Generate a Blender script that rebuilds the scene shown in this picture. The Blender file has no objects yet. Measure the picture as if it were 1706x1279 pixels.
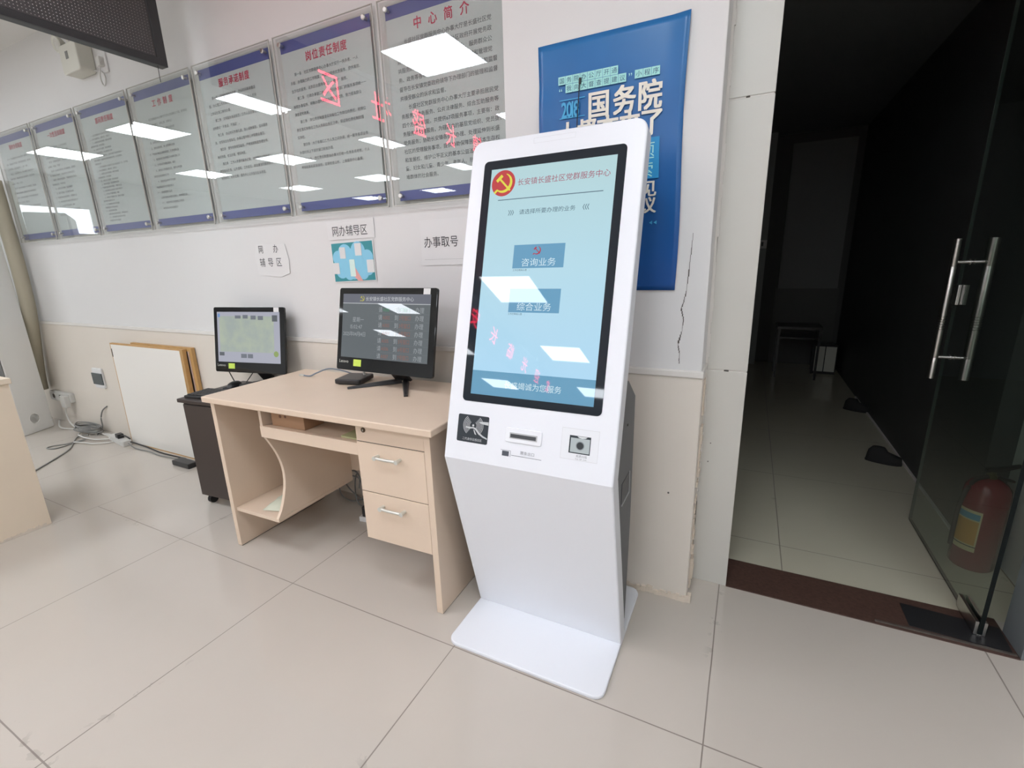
import bpy, bmesh, math, random
from mathutils import Matrix, Vector
random.seed(7)
C = bpy.context.scene.collection
sc = bpy.context.scene

# ------------------------------------------------------------------ camera
cam_d = bpy.data.cameras.new('camera'); cam = bpy.data.objects.new('camera', cam_d); C.objects.link(cam)
cam_d.sensor_fit = 'HORIZONTAL'; cam_d.sensor_width = 36.0; cam_d.lens = 780.34 / 1706 * 36.0
cam_d.clip_start = 0.02; cam_d.clip_end = 100
def rodrigues(w):
    t = Vector(w).length
    return Matrix.Rotation(t, 3, Vector(w).normalized())
Rwc = rodrigues((1.79740208, 0.39954353, -0.34934998))      # world -> camera (x right, y down, z forward)
flip = Matrix(((1, 0, 0), (0, -1, 0), (0, 0, -1)))
M = (flip @ Rwc).transposed().to_4x4(); M.translation = (0, 0, 1.278)
cam.matrix_world = M
sc.camera = cam

# ------------------------------------------------------------------ world, exposure
w = bpy.data.worlds.new('world'); sc.world = w; w.use_nodes = True
w.node_tree.nodes['Background'].inputs[0].default_value = (0.75, 0.85, 1.0, 1)
w.node_tree.nodes['Background'].inputs[1].default_value = 0.6
sc.view_settings.view_transform = 'Standard'; sc.view_settings.look = 'None'
sc.view_settings.gamma = 1.0; sc.view_settings.use_curve_mapping = False
sc.view_settings.exposure = 0.0
PANEL_POWER = 17.0          # emission of the ceiling panels
LIGHT_X = (-8.1, -6.15, -4.22, -2.28, -0.35, 1.6)
LIGHT_Y = (0.13, -1.65, -3.55, -5.45)
CEIL = 2.8

# ------------------------------------------------------------------ materials
def srgb(*c):
    o = []
    for v in c:
        v /= 255.0
        o.append(v / 12.92 if v <= 0.04045 else ((v + 0.055) / 1.055) ** 2.4)
    return tuple(o)
MATS = {}
def mat(name, col, rough=0.5, metal=0.0, emit=None, estr=0.0, noise=0.0, nscale=8.0, spec=0.5, coat=0.0, bump=0.0, bscale=60.0):
    if name in MATS: return MATS[name]
    m = bpy.data.materials.new(name); m.use_nodes = True; nt = m.node_tree
    b = nt.nodes['Principled BSDF']
    b.inputs['Base Color'].default_value = (*col, 1); b.inputs['Roughness'].default_value = rough
    b.inputs['Metallic'].default_value = metal; b.inputs['Specular IOR Level'].default_value = spec
    b.inputs['Coat Weight'].default_value = coat
    if emit is not None:
        b.inputs['Emission Color'].default_value = (*emit, 1); b.inputs['Emission Strength'].default_value = estr
    if noise or bump:
        tc = nt.nodes.new('ShaderNodeTexCoord')
    if noise:
        n = nt.nodes.new('ShaderNodeTexNoise'); n.inputs['Scale'].default_value = nscale; n.inputs['Detail'].default_value = 5
        nt.links.new(tc.outputs['Object'], n.inputs['Vector'])
        mx = nt.nodes.new('ShaderNodeMix'); mx.data_type = 'RGBA'
        mx.inputs[6].default_value = (*[c * (1 - noise) for c in col], 1)
        mx.inputs[7].default_value = (*[min(1, c * (1 + noise)) for c in col], 1)
        nt.links.new(n.outputs['Fac'], mx.inputs[0]); nt.links.new(mx.outputs[2], b.inputs['Base Color'])
    if bump:
        n2 = nt.nodes.new('ShaderNodeTexNoise'); n2.inputs['Scale'].default_value = bscale; n2.inputs['Detail'].default_value = 4
        nt.links.new(tc.outputs['Object'], n2.inputs['Vector'])
        bp = nt.nodes.new('ShaderNodeBump'); bp.inputs['Strength'].default_value = bump; bp.inputs['Distance'].default_value = 0.002
        nt.links.new(n2.outputs['Fac'], bp.inputs['Height']); nt.links.new(bp.outputs['Normal'], b.inputs['Normal'])
    MATS[name] = m
    return m
def emis(name, col, s):
    if name in MATS: return MATS[name]
    m = bpy.data.materials.new(name); m.use_nodes = True; nt = m.node_tree; nt.nodes.clear()
    e = nt.nodes.new('ShaderNodeEmission'); e.inputs[0].default_value = (*col, 1); e.inputs[1].default_value = s
    o = nt.nodes.new('ShaderNodeOutputMaterial'); nt.links.new(e.outputs[0], o.inputs[0])
    MATS[name] = m; return m
def clear(name, tint, ior=1.49, rough=0.0):
    m = bpy.data.materials.new(name); m.use_nodes = True; nt = m.node_tree; nt.nodes.clear()
    t = nt.nodes.new('ShaderNodeBsdfTransparent'); t.inputs[0].default_value = (*tint, 1)
    g = nt.nodes.new('ShaderNodeBsdfGlossy'); g.inputs['Roughness'].default_value = rough
    f = nt.nodes.new('ShaderNodeFresnel'); f.inputs[0].default_value = ior
    x = nt.nodes.new('ShaderNodeMixShader'); o = nt.nodes.new('ShaderNodeOutputMaterial')
    ge = nt.nodes.new('ShaderNodeNewGeometry'); iv = nt.nodes.new('ShaderNodeMath'); iv.operation = 'SUBTRACT'; iv.inputs[0].default_value = 1.0
    nt.links.new(ge.outputs['Backfacing'], iv.inputs[1]); mu = nt.nodes.new('ShaderNodeMath'); mu.operation = 'MULTIPLY'
    nt.links.new(iv.outputs[0], mu.inputs[0]); nt.links.new(f.outputs[0], mu.inputs[1])
    m2 = nt.nodes.new('ShaderNodeMath'); m2.operation = 'MULTIPLY'; m2.inputs[1].default_value = 1.85; m2.use_clamp = True   # both faces of the sheet reflect
    nt.links.new(mu.outputs[0], m2.inputs[0]); nt.links.new(m2.outputs[0], x.inputs[0]); nt.links.new(t.outputs[0], x.inputs[1]); nt.links.new(g.outputs[0], x.inputs[2])
    nt.links.new(x.outputs[0], o.inputs[0]); MATS[name] = m; return m

wall_m = mat('wall_paint', (0.70, 0.69, 0.68), 0.6, noise=0.012, nscale=3, bump=0.05)
ceil_m = mat('ceiling_paint', (0.74, 0.73, 0.71), 0.9)
tile_m = mat('beige_wall_tile', (0.72, 0.66, 0.585), 0.3, noise=0.03, nscale=2.5, spec=0.4)
ledge_m = mat('wainscot_edge', (0.72, 0.69, 0.65), 0.45)
silver_m = mat('silver_panel', (0.60, 0.585, 0.54), 0.42, metal=0.1, noise=0.03, nscale=2)
gap_m = mat('joint_dark', (0.10, 0.09, 0.08), 0.9)
chip_m = mat('broken_plaster', (0.70, 0.61, 0.51), 0.95, bump=0.6, bscale=120, noise=0.12, nscale=40)
white_m = mat('kiosk_white', (0.765, 0.785, 0.825), 0.38)
kgrey_m = mat('kiosk_grey', (0.115, 0.12, 0.13), 0.5)
bezel_m = mat('bezel_black', (0.012, 0.018, 0.026), 0.03, spec=0.5)
wood_m = mat('desk_laminate', (0.70, 0.56, 0.435), 0.42, noise=0.04, nscale=6, spec=0.4)
wedge_m = mat('desk_edge_band', (0.64, 0.50, 0.38), 0.4, noise=0.03, nscale=6)
wood_in = mat('counter_laminate', (0.78, 0.66, 0.52), 0.45, noise=0.05, nscale=4)
blk_m = mat('black_plastic', (0.018, 0.017, 0.018), 0.38)
blkg_m = mat('black_gloss', (0.010, 0.011, 0.012), 0.04)
cab_m = mat('cabinet_black_brown', (0.045, 0.033, 0.030), 0.42)
rub_m = mat('rubber', (0.015, 0.015, 0.015), 0.8)
chrome_m = mat('brushed_steel', (0.62, 0.61, 0.58), 0.28, metal=1.0)
nickel_m = mat('satin_nickel', (0.66, 0.67, 0.62), 0.45, metal=0.6)
paper_m = mat('paper_white', (0.72, 0.712, 0.705), 0.8)
printp_m = mat('board_print', (0.545, 0.585, 0.58), 0.55)
blueb_m = mat('board_blue_band', srgb(84, 92, 150), 0.5)
redt_m = mat('red_ink', srgb(205, 62, 92), 0.6)
inkt_m = mat('grey_ink', (0.14, 0.145, 0.155), 0.6)
ink_m = mat('black_ink', (0.035, 0.035, 0.04), 0.7)
acr_m = clear('acrylic', (0.955, 0.965, 0.96))
acre_m = mat('acrylic_edge', (0.60, 0.58, 0.54), 0.25)
glass_m = clear('door_glass', (0.83, 0.89, 0.86), 1.5)
gedge_m = mat('glass_edge', (0.006, 0.009, 0.009), 0.5, spec=0.15)
jamb_m = mat('jamb_grey', (0.17, 0.19, 0.20), 0.45)
ledm = mat('led_face', (0.075, 0.069, 0.070), 0.55)
ledf = mat('led_frame', (0.040, 0.040, 0.043), 0.35)
ledred = emis('led_red', (1.0, 0.03, 0.08), 22.0)
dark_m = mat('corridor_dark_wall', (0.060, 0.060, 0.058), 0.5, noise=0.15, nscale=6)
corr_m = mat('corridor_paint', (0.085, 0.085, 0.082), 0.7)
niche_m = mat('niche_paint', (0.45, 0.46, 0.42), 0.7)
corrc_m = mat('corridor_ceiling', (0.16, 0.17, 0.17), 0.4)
granite_m = mat('brown_granite', (0.085, 0.048, 0.038), 0.30, noise=0.55, nscale=90)
plate_m = mat('floor_spring_plate', (0.030, 0.030, 0.032), 0.35, metal=0.3)
extred_m = mat('extinguisher_red', (0.20, 0.008, 0.018), 0.25)
extlab_m = mat('extinguisher_label', (0.60, 0.30, 0.05), 0.5)
cardb_m = mat('cardboard', (0.36, 0.21, 0.12), 0.8)
note_m = mat('sticky_note', srgb(198, 222, 92), 0.7)
cable_w = mat('cable_white', (0.62, 0.61, 0.58), 0.5)
cable_g = mat('cable_grey', (0.22, 0.22, 0.21), 0.5)
cable_k = mat('cable_black', (0.02, 0.02, 0.02), 0.5)
acw_m = mat('air_conditioner_white', (0.86, 0.86, 0.84), 0.4)
acg_m = mat('air_conditioner_grille', (0.16, 0.16, 0.155), 0.5)
pipe_m = mat('pipe_wrap_beige', (0.46, 0.42, 0.32), 0.6)
frame_m = mat('pine_frame', (0.55, 0.32, 0.12), 0.5, noise=0.15, nscale=20)
wbrd_m = mat('whiteboard', (0.82, 0.79, 0.74), 0.35)
pblue_m = None

def floor_mat(name, x0, y0, col, split=None, pitch=0.8):
    m = bpy.data.materials.new(name); m.use_nodes = True; nt = m.node_tree; N = nt.nodes; L = nt.links
    b = N['Principled BSDF']; tc = N.new('ShaderNodeTexCoord'); sp = N.new('ShaderNodeSeparateXYZ')
    L.new(tc.outputs['Object'], sp.inputs[0])
    def math_(op, a, bb=None, c=None):
        n = N.new('ShaderNodeMath'); n.operation = op
        for i, v in enumerate((a, bb, c)):
            if v is None: continue
            if isinstance(v, (int, float)): n.inputs[i].default_value = v
            else: L.new(v, n.inputs[i])
        return n.outputs[0]
    y = sp.outputs[1]
    if split is not None:       # the rows left of this x are laid with a small offset
        left = math_('LESS_THAN', sp.outputs[0], split[0])
        y = math_('ADD', y, math_('MULTIPLY', left, split[1]))
    ws = N.new('ShaderNodeTexNoise'); ws.inputs['Scale'].default_value = 3.0; L.new(tc.outputs['Object'], ws.inputs['Vector'])
    wob = math_('MULTIPLY', math_('SUBTRACT', ws.outputs['Fac'], 0.5), 0.004)
    def line(v, o):
        t = math_('DIVIDE', math_('SUBTRACT', math_('ADD', v, wob), o), pitch)
        fr = math_('ABSOLUTE', math_('SUBTRACT', math_('FRACT', math_('ADD', t, 0.5)), 0.5))
        return math_('MULTIPLY', fr, pitch)
    d = math_('MINIMUM', line(sp.outputs[0], x0), line(y, y0))
    jn = N.new('ShaderNodeTexNoise'); jn.inputs['Scale'].default_value = 2.2; jn.inputs['Detail'].default_value = 6
    L.new(tc.outputs['Object'], jn.inputs['Vector'])
    wj = math_('ADD', 0.0005, math_('MULTIPLY', jn.outputs['Fac'], 0.0028))
    j = math_('LESS_THAN', d, wj)
    # smudges beside the joints (old grout and dirt)
    sn = N.new('ShaderNodeTexNoise'); sn.inputs['Scale'].default_value = 22; sn.inputs['Detail'].default_value = 8
    L.new(tc.outputs['Object'], sn.inputs['Vector'])
    near = math_('SUBTRACT', 1.0, math_('MINIMUM', math_('DIVIDE', d, 0.03), 1.0))
    big = N.new('ShaderNodeTexNoise'); big.inputs['Scale'].default_value = 1.1; big.inputs['Detail'].default_value = 3
    L.new(tc.outputs['Object'], big.inputs['Vector'])
    sm = math_('MULTIPLY', math_('MULTIPLY', near, math_('GREATER_THAN', sn.outputs['Fac'], 0.60)), math_('GREATER_THAN', big.outputs['Fac'], 0.55))
    fine = N.new('ShaderNodeTexNoise'); fine.inputs['Scale'].default_value = 2.0; fine.inputs['Detail'].default_value = 8
    L.new(tc.outputs['Object'], fine.inputs['Vector'])
    c1 = N.new('ShaderNodeMix'); c1.data_type = 'RGBA'
    c1.inputs[6].default_value = (*[c * 0.95 for c in col], 1); c1.inputs[7].default_value = (*[c * 1.04 for c in col], 1)
    L.new(fine.outputs['Fac'], c1.inputs[0])
    c2 = N.new('ShaderNodeMix'); c2.data_type = 'RGBA'; c2.inputs[7].default_value = (*[c * 0.62 for c in col], 1)
    L.new(math_('MULTIPLY', sm, 0.45), c2.inputs[0]); L.new(c1.outputs[2], c2.inputs[6])
    c3 = N.new('ShaderNodeMix'); c3.data_type = 'RGBA'; c3.inputs[7].default_value = (0.16, 0.13, 0.11, 1)
    L.new(math_('MULTIPLY', j, 0.8), c3.inputs[0]); L.new(c2.outputs[2], c3.inputs[6])
    # a few specks
    vo = N.new('ShaderNodeTexVoronoi'); vo.inputs['Scale'].default_value = 1.6; L.new(tc.outputs['Object'], vo.inputs['Vector'])
    c4 = N.new('ShaderNodeMix'); c4.data_type = 'RGBA'; c4.inputs[7].default_value = (0.12, 0.10, 0.09, 1)
    L.new(math_('LESS_THAN', vo.outputs['Distance'], 0.011), c4.inputs[0]); L.new(c3.outputs[2], c4.inputs[6])
    L.new(c4.outputs[2], b.inputs['Base Color'])
    r = math_('ADD', math_('MULTIPLY', fine.outputs['Fac'], 0.05), 0.075)
    L.new(math_('ADD', r, math_('MULTIPLY', j, 0.4)), b.inputs['Roughness'])
    b.inputs['Specular IOR Level'].default_value = 0.5
    MATS[name] = m; return m
floor_m = floor_mat('floor_tile', -0.004, 1.088, (0.54, 0.492, 0.435), split=(-3.2, 0.081))
cfloor_m = floor_mat('corridor_floor_tile', 0.226, 2.192, (0.54, 0.51, 0.40))

# ------------------------------------------------------------------ mesh helpers
class MB:
    def __init__(s): s.v = []; s.f = []
    def add(s, vs, fs, M=None):
        o = len(s.v)
        for p in vs: s.v.append(tuple(M @ Vector(p)) if M is not None else tuple(p))
        s.f += [tuple(i + o for i in f) for f in fs]; return s
    def box(s, x0, x1, y0, y1, z0, z1, M=None):
        return s.add([(x0,y0,z0),(x1,y0,z0),(x1,y1,z0),(x0,y1,z0),(x0,y0,z1),(x1,y0,z1),(x1,y1,z1),(x0,y1,z1)],
                     [(0,3,2,1),(4,5,6,7),(0,1,5,4),(1,2,6,5),(2,3,7,6),(3,0,4,7)], M)
    def quad(s, a, b, c, d, M=None): return s.add([a, b, c, d], [(0, 1, 2, 3)], M)
    def prism(s, pts, h0, h1, axis='z', M=None):
        def P(p, h):
            if axis == 'z': return (p[0], p[1], h)
            if axis == 'x': return (h, p[0], p[1])
            return (p[0], h, p[1])
        n = len(pts)
        vs = [P(p, h0) for p in pts] + [P(p, h1) for p in pts]
        fs = [tuple(range(n))[::-1], tuple(range(n, 2 * n))] + [(i, (i + 1) % n, n + (i + 1) % n, n + i) for i in range(n)]
        return s.add(vs, fs, M)
    def lathe(s, prof, seg=24, M=None):
        vs = []; fs = []
        for (r, z) in prof:
            for k in range(seg):
                a = 2 * math.pi * k / seg; vs.append((r * math.cos(a), r * math.sin(a), z))
        for i in range(len(prof) - 1):
            for k in range(seg):
                a, b = i * seg + k, i * seg + (k + 1) % seg
                fs.append((a, b, b + seg, a + seg))
        fs.append(tuple(range(seg))[::-1]); fs.append(tuple(range((len(prof) - 1) * seg, len(prof) * seg)))
        return s.add(vs, fs, M)
    def cyl(s, p0, p1, r, seg=16, r1=None, M=None):
        p0, p1 = Vector(p0), Vector(p1); d = p1 - p0
        q = d.to_track_quat('Z', 'Y').to_matrix().to_4x4(); q.translation = p0
        if M is not None: q = M @ q
        return s.lathe([(r, 0), (r if r1 is None else r1, d.length)], seg, q)
    def tube(s, pts, r, seg=8, smooth=True, n=6, M=None):
        P = [Vector(p) for p in pts]
        if smooth and len(P) > 2:
            Q = []
            for i in range(len(P) - 1):
                p0 = P[max(i - 1, 0)]; p1 = P[i]; p2 = P[i + 1]; p3 = P[min(i + 2, len(P) - 1)]
                for k in range(n):
                    t = k / n
                    Q.append(0.5 * ((2 * p1) + (p2 - p0) * t + (2 * p0 - 5 * p1 + 4 * p2 - p3) * t * t + (3 * p1 - p0 - 3 * p2 + p3) * t ** 3))
            Q.append(P[-1]); P = Q
        vs = []; fs = []; ref = Vector((0, 0, 1))
        for i, p in enumerate(P):
            d = (P[min(i + 1, len(P) - 1)] - P[max(i - 1, 0)]).normalized()
            if abs(d.dot(ref)) > 0.95: ref = Vector((1, 0, 0))
            u = d.cross(ref).normalized(); v = d.cross(u).normalized()
            for k in range(seg):
                a = 2 * math.pi * k / seg; vs.append(p + (u * math.cos(a) + v * math.sin(a)) * r)
        for i in range(len(P) - 1):
            for k in range(seg):
                a, b = i * seg + k, i * seg + (k + 1) % seg; fs.append((a, b, b + seg, a + seg))
        fs.append(tuple(range(seg))[::-1]); fs.append(tuple(range((len(P) - 1) * seg, len(P) * seg)))
        return s.add(vs, fs, M)
    def build(s, name, m, parent=None, smooth=False, bevel=0, seg=2, M=None):
        me = bpy.data.meshes.new(name)
        me.from_pydata([tuple(M @ Vector(v)) for v in s.v] if M is not None else s.v, [], s.f)
        bm = bmesh.new(); bm.from_mesh(me)
        bmesh.ops.recalc_face_normals(bm, faces=bm.faces); bm.to_mesh(me); bm.free()
        o = bpy.data.objects.new(name, me); C.objects.link(o); me.materials.append(m)
        if parent is not None: o.parent = parent
        if smooth:
            for p in me.polygons: p.use_smooth = True
            try: me.set_sharp_from_angle(angle=math.radians(40))
            except Exception: pass
        if bevel:
            md = o.modifiers.new('bevel', 'BEVEL'); md.width = bevel; md.segments = seg; md.limit_method = 'ANGLE'; md.angle_limit = math.radians(35)
        return o
def box(name, x0, x1, y0, y1, z0, z1, m, parent=None, bevel=0):
    return MB().box(x0, x1, y0, y1, z0, z1).build(name, m, parent, bevel=bevel)
def thing(name, label, cat, loc=(0, 0, 0), rz=0.0, group=None):
    o = bpy.data.objects.new(name, None); o.empty_display_size = 0.1; C.objects.link(o)
    o.location = loc; o.rotation_euler = (0, 0, rz); o['label'] = label; o['category'] = cat
    if group: o['group'] = group
    return o
def tag(o, label, cat, group=None):
    o['label'] = label; o['category'] = cat
    if group: o['group'] = group
    return o
def struct(o, label=None):
    o['kind'] = 'structure'
    if label: o['label'] = label
    return o
def rrect(x0, x1, y0, y1, r, n=5):
    p = []
    for cx, cy, a0 in ((x1 - r, y0 + r, -90), (x1 - r, y1 - r, 0), (x0 + r, y1 - r, 90), (x0 + r, y0 + r, 180)):
        for k in range(n + 1):
            a = math.radians(a0 + 90 * k / n); p.append((cx + r * math.cos(a), cy + r * math.sin(a)))
    return p
def disc(cx, cy, r, n=24): return [(cx + r * math.cos(2 * math.pi * k / n), cy + r * math.sin(2 * math.pi * k / n)) for k in range(n)]

# ------------------------------------------------------------------ lettering
_G = {}; _cv = bpy.data.curves.new('glyph_tool', 'FONT'); _cv.resolution_u = 2
_to = bpy.data.objects.new('glyph_tool', _cv); C.objects.link(_to)
def _mesh(s):
    _cv.body = s; bpy.context.view_layer.update()
    dg = bpy.context.evaluated_depsgraph_get(); me = bpy.data.meshes.new_from_object(_to.evaluated_get(dg))
    vs = [tuple(v.co) for v in me.vertices]; fs = [tuple(p.vertices) for p in me.polygons]; bpy.data.meshes.remove(me)
    return vs, fs
def _w(s):
    vs, _ = _mesh(s); return (min(v[0] for v in vs), max(v[0] for v in vs))
_a = _w('国'); _b = _w('国国'); EM = _b[1] - _a[1]
def glyph(ch, off=0.0):
    k = (ch, off)
    if k in _G: return _G[k]
    _cv.offset = off
    vs, fs = _mesh(ch)
    if not vs: _G[k] = ([], [], 0.5); return _G[k]
    if ord(ch) < 256:
        x0 = min(v[0] for v in vs); x1 = max(v[0] for v in vs); wd = (x1 - x0) / EM + 0.10
        _G[k] = ([((v[0] - x0) / EM + 0.05, v[1] / EM) for v in vs], fs, wd)
    else:
        _G[k] = ([(v[0] / EM, v[1] / EM) for v in vs], fs, 1.0)
    return _G[k]
def letters(mb, s, x, y, cw, ch=None, M=None, off=0.0, pitch=None, z=0.0):
    off = max(0.0, off)
    """one line of lettering in the XY plane: x = left, y = middle height, cw = cell width, ch = cell height"""
    ch = ch or cw; pitch = pitch or cw
    for c in s:
        if c in '　 ': x += pitch * (1 if c == '　' else 0.5); continue
        v, f, wd = glyph(c)
        if v:
            for q, (dx, dy) in enumerate(((0, 0),) if off == 0 else ((-off, -off * 0.6), (off, -off * 0.6), (-off, off * 0.6), (off, off * 0.6))):
                mb.add([(x + (p[0] + dx) * cw, y + (p[1] - 0.38 + dy) * ch, z + q * 0.00012) for p in v], f, M)
        x += pitch * wd
    return x
def swidth(s): return sum(1 if c == '　' else 0.5 if c == ' ' else glyph(c)[2] for c in s)
WALL = lambda x, y, z: Matrix(((1, 0, 0, x), (0, 0, -1, y), (0, 1, 0, z), (0, 0, 0, 1)))     # faces -y
def emblem(mb_h, mb_s, cx, cy, r, M, z=0.0):
    """hammer and crossing sickle"""
    n = 18; out = []; inn = []
    for k in range(n + 1):
        a = math.radians(75 - 215 * k / n); out.append((cx + r * math.cos(a), cy + r * math.sin(a)))
        t = k / n; w = r * 0.30 * math.sin(math.pi * min(1, t * 0.85 + 0.06)) + 0.02 * r
        inn.append((cx + (r - w) * math.cos(a) , cy + (r - w) * math.sin(a)))
    for k in range(n):
        mb_s.add([(*out[k], z), (*out[k + 1], z), (*inn[k + 1], z), (*inn[k], z)], [(0, 1, 2, 3)], M)
    def bar(x0, y0, x1, y1, w, zz):
        d = Vector((x1 - x0, y1 - y0)).normalized(); q = Vector((-d.y, d.x)) * w / 2
        mb_h.add([(cx + x0 + q.x, cy + y0 + q.y, zz), (cx + x0 - q.x, cy + y0 - q.y, zz), (cx + x1 - q.x, cy + y1 - q.y, zz), (cx + x1 + q.x, cy + y1 + q.y, zz)], [(0, 1, 2, 3)], M)
    bar(-0.42 * r, 0.42 * r, 0.80 * r, -0.80 * r, 0.20 * r, z + 0.0002)
    bar(-0.80 * r, 0.22 * r, -0.20 * r, 0.80 * r, 0.34 * r, z + 0.0004)
    bar(-0.98 * r, -0.98 * r, -0.68 * r, -0.68 * r, 0.24 * r, z + 0.0002)

# ================================================================== THE ROOM
struct(MB().box(-10.2, 4, -7.2, 1.99, -0.1, 0).build('floor', floor_m))
struct(MB().box(-2.0, 2.2, 1.99, 6.6, -0.1, 0).build('floor_corridor', cfloor_m))
struct(box('ceiling', -10.2, 4, -7.2, 2.0, CEIL, CEIL + 0.1, ceil_m))
wb = struct(box('wall_back', -10.2, -0.11, 1.80, 2.0, 0, CEIL, wall_m))
struct(box('trim_1', -10.0, -0.832, 1.79, 1.80, 0, 0.880, tile_m), 'beige tile wainscot along the back wall')
struct(box('trim_2', -10.0, -0.832, 1.784, 1.80, 0.880, 0.902, ledge_m, bevel=0.003), 'pale ledge capping the tile wainscot')
# skinny cable duct above the boards' foot
col = struct(box('wall_column', -0.83, -0.118, 1.652, 1.80, 0, CEIL, wall_m, bevel=0.003))
struct(box('trim_3', -0.834, -0.112, 1.644, 1.80, 0.012, 0.878, tile_m, bevel=0.003), 'beige tile cladding of the column foot')
struct(box('trim_4', -0.836, -0.110, 1.638, 1.80, 0.878, 0.902, ledge_m, bevel=0.004), 'pale ledge round the column above its tiles')
# crumbling plaster at the column foot and along its right corner
m = MB()
for k in range(26):
    x = -0.36 + 0.25 * k / 25; h = 0.012 + 0.02 * random.random(); d = 0.004 + 0.006 * random.random()
    m.box(x, x + 0.0135, 1.644 - d, 1.66, 0, h)
for k in range(40):
    z = 0.0 + 0.86 * k / 40; d = random.random() * 0.006
    if random.random() < 0.75: m.box(-0.114, -0.108 + d * (1.6 if z < 0.2 else 0.8), 1.70, 1.735 + d, z, z + 0.022)
m.build('chipped_plaster', chip_m, col)
m = MB(); pts = [(-0.173, 1.348), (-0.178, 1.259), (-0.183, 1.167), (-0.190, 1.13), (-0.196, 1.11), (-0.187, 1.075), (-0.189, 1.033), (-0.200, 0.993), (-0.193, 0.96), (-0.192, 0.923)]
for i in range(len(pts) - 1):
    a, b = pts[i], pts[i + 1]; n = 4
    for k in range(n):
        x = a[0] + (b[0] - a[0]) * k / n + random.uniform(-1, 1) * 0.0012; z = a[1] + (b[1] - a[1]) * k / n
        x2 = a[0] + (b[0] - a[0]) * (k + 1) / n; z2 = a[1] + (b[1] - a[1]) * (k + 1) / n; ww = 0.0003 + 0.0004 * random.random()
        m.box(min(x, x2) - ww, max(x, x2) + ww, 1.6512, 1.653, z2, z)
m.build('crack', gap_m, col)
m = MB(); m.cyl((-0.20, 1.645, 0.44), (-0.20, 1.6425, 0.44), 0.0035, 10); m.build('screw_hole', gap_m, col)
# silver cladding left of the doorway, three sheets
for i, (z0, z1) in enumerate(((0.0, 0.8745), (0.879, 1.7495), (1.754, CEIL))):
    s = struct(box('trim_%d' % (5 + i), -0.140, 0.020, 1.80, 2.0, z0, z1, silver_m, bevel=0.0015), 'silver panel lining the doorway')
m = MB(); m.box(-0.14, 0.017, 1.803, 1.99, 0.01, CEIL - 0.01); struct(m.build('wall_doorway_core', ledge_m))
m = MB(); m.cyl((-0.055, 1.801, 0.8768), (-0.040, 1.799, 0.8768), 0.0028, 8); m.cyl((-0.06, 1.801, 1.752), (-0.05, 1.799, 1.752), 0.0025, 8)
m.cyl((-0.079, 1.8, 0.595), (-0.079, 1.7988, 0.595), 0.002, 8); m.cyl((-0.083, 1.8, 0.52), (-0.083, 1.7988, 0.52), 0.0022, 8); m.build('screw', gap_m, bpy.data.objects['trim_6'])
m = MB()
for k in range(46):
    z = 0.35 + 1.85 * k / 45; d = random.uniform(0.001, 0.006)
    m.box(-0.1185, -0.112 + d, 1.792, 1.8012, z, z + 0.0412)
m.build('filler_seam', ledge_m, col)
# right side of the doorway
struct(box('wall_doorway_right', 0.880, 0.93, 1.80, 1.93, 0, CEIL, jamb_m, bevel=0.002))
struct(box('wall_right_of_door', 0.93, 4.0, 1.80, 2.0, 0, CEIL, wall_m))
struct(box('wall_lintel', 0.02, 0.88, 1.80, 2.0, 2.45, CEIL, silver_m))
struct(box('wall_left', -10.2, -10.0, -7.2, 2.0, 0, CEIL, wall_m))
struct(box('wall_right', 3.6, 3.8, -7.2, 1.8, 0, CEIL, wall_m))
struct(box('wall_front', -10.0, 3.6, -7.2, -7.0, 0, CEIL, wall_m))
# daylight window high on the far left wall (seen mirrored in the boards)
wm = emis('daylight_pane', (0.86, 0.92, 1.0), 5.5)
wn = thing('window_1', 'bright strip window high on the far left wall', 'window', (-9.99, 0.3, 1.9)); wn['kind'] = 'structure'
m = MB(); m.box(-0.01, 0.0, -1.1, 1.2, 0.02, 0.41); m.build('pane', wm, wn)
m = MB()
for k in range(6): m.box(0, 0.03, -1.12 + 0.46 * k, -1.09 + 0.46 * k, 0, 0.43)
m.box(0, 0.03, -1.12, 1.21, 0, 0.02); m.box(0, 0.03, -1.12, 1.21, 0.41, 0.43); m.build('window_frame', ledge_m, wn)

# ---- corridor
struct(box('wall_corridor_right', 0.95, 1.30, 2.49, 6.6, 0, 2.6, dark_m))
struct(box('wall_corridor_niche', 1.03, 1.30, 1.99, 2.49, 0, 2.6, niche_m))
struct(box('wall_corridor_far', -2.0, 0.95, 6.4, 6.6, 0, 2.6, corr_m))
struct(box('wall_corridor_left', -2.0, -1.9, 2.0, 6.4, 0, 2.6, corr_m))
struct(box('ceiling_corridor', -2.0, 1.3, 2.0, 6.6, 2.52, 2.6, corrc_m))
struct(box('baseboard_right', 0.940, 0.95, 2.50, 5.0, 0.0, 0.012, ledge_m))
d1 = thing('door_1', 'dark closed door at the far end of the corridor', 'door', (0.30, 6.39, 0)); d1['kind'] = 'structure'
box('door_leaf', 0.0, 0.58, -0.03, 0.0, 0.88, 2.42, mat('corridor_panel', (0.17, 0.175, 0.17), 0.5), d1)
box('lower_panel', -0.02, 0.60, -0.02, 0.0, 0, 0.88, mat('corridor_lower', (0.09, 0.09, 0.085), 0.5), d1)
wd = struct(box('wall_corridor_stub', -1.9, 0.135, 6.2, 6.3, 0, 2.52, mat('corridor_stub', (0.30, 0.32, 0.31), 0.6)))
sw = thing('light_switch', 'small pale switch plate on the corridor stub wall', 'switch', (0.10, 6.19, 1.38))
box('plate', -0.045, 0.035, 0.0, 0.01, -0.045, 0.045, paper_m, sw); box('rocker', -0.02, 0.0, -0.006, 0.0, -0.02, 0.025, blk_m, sw)
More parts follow.
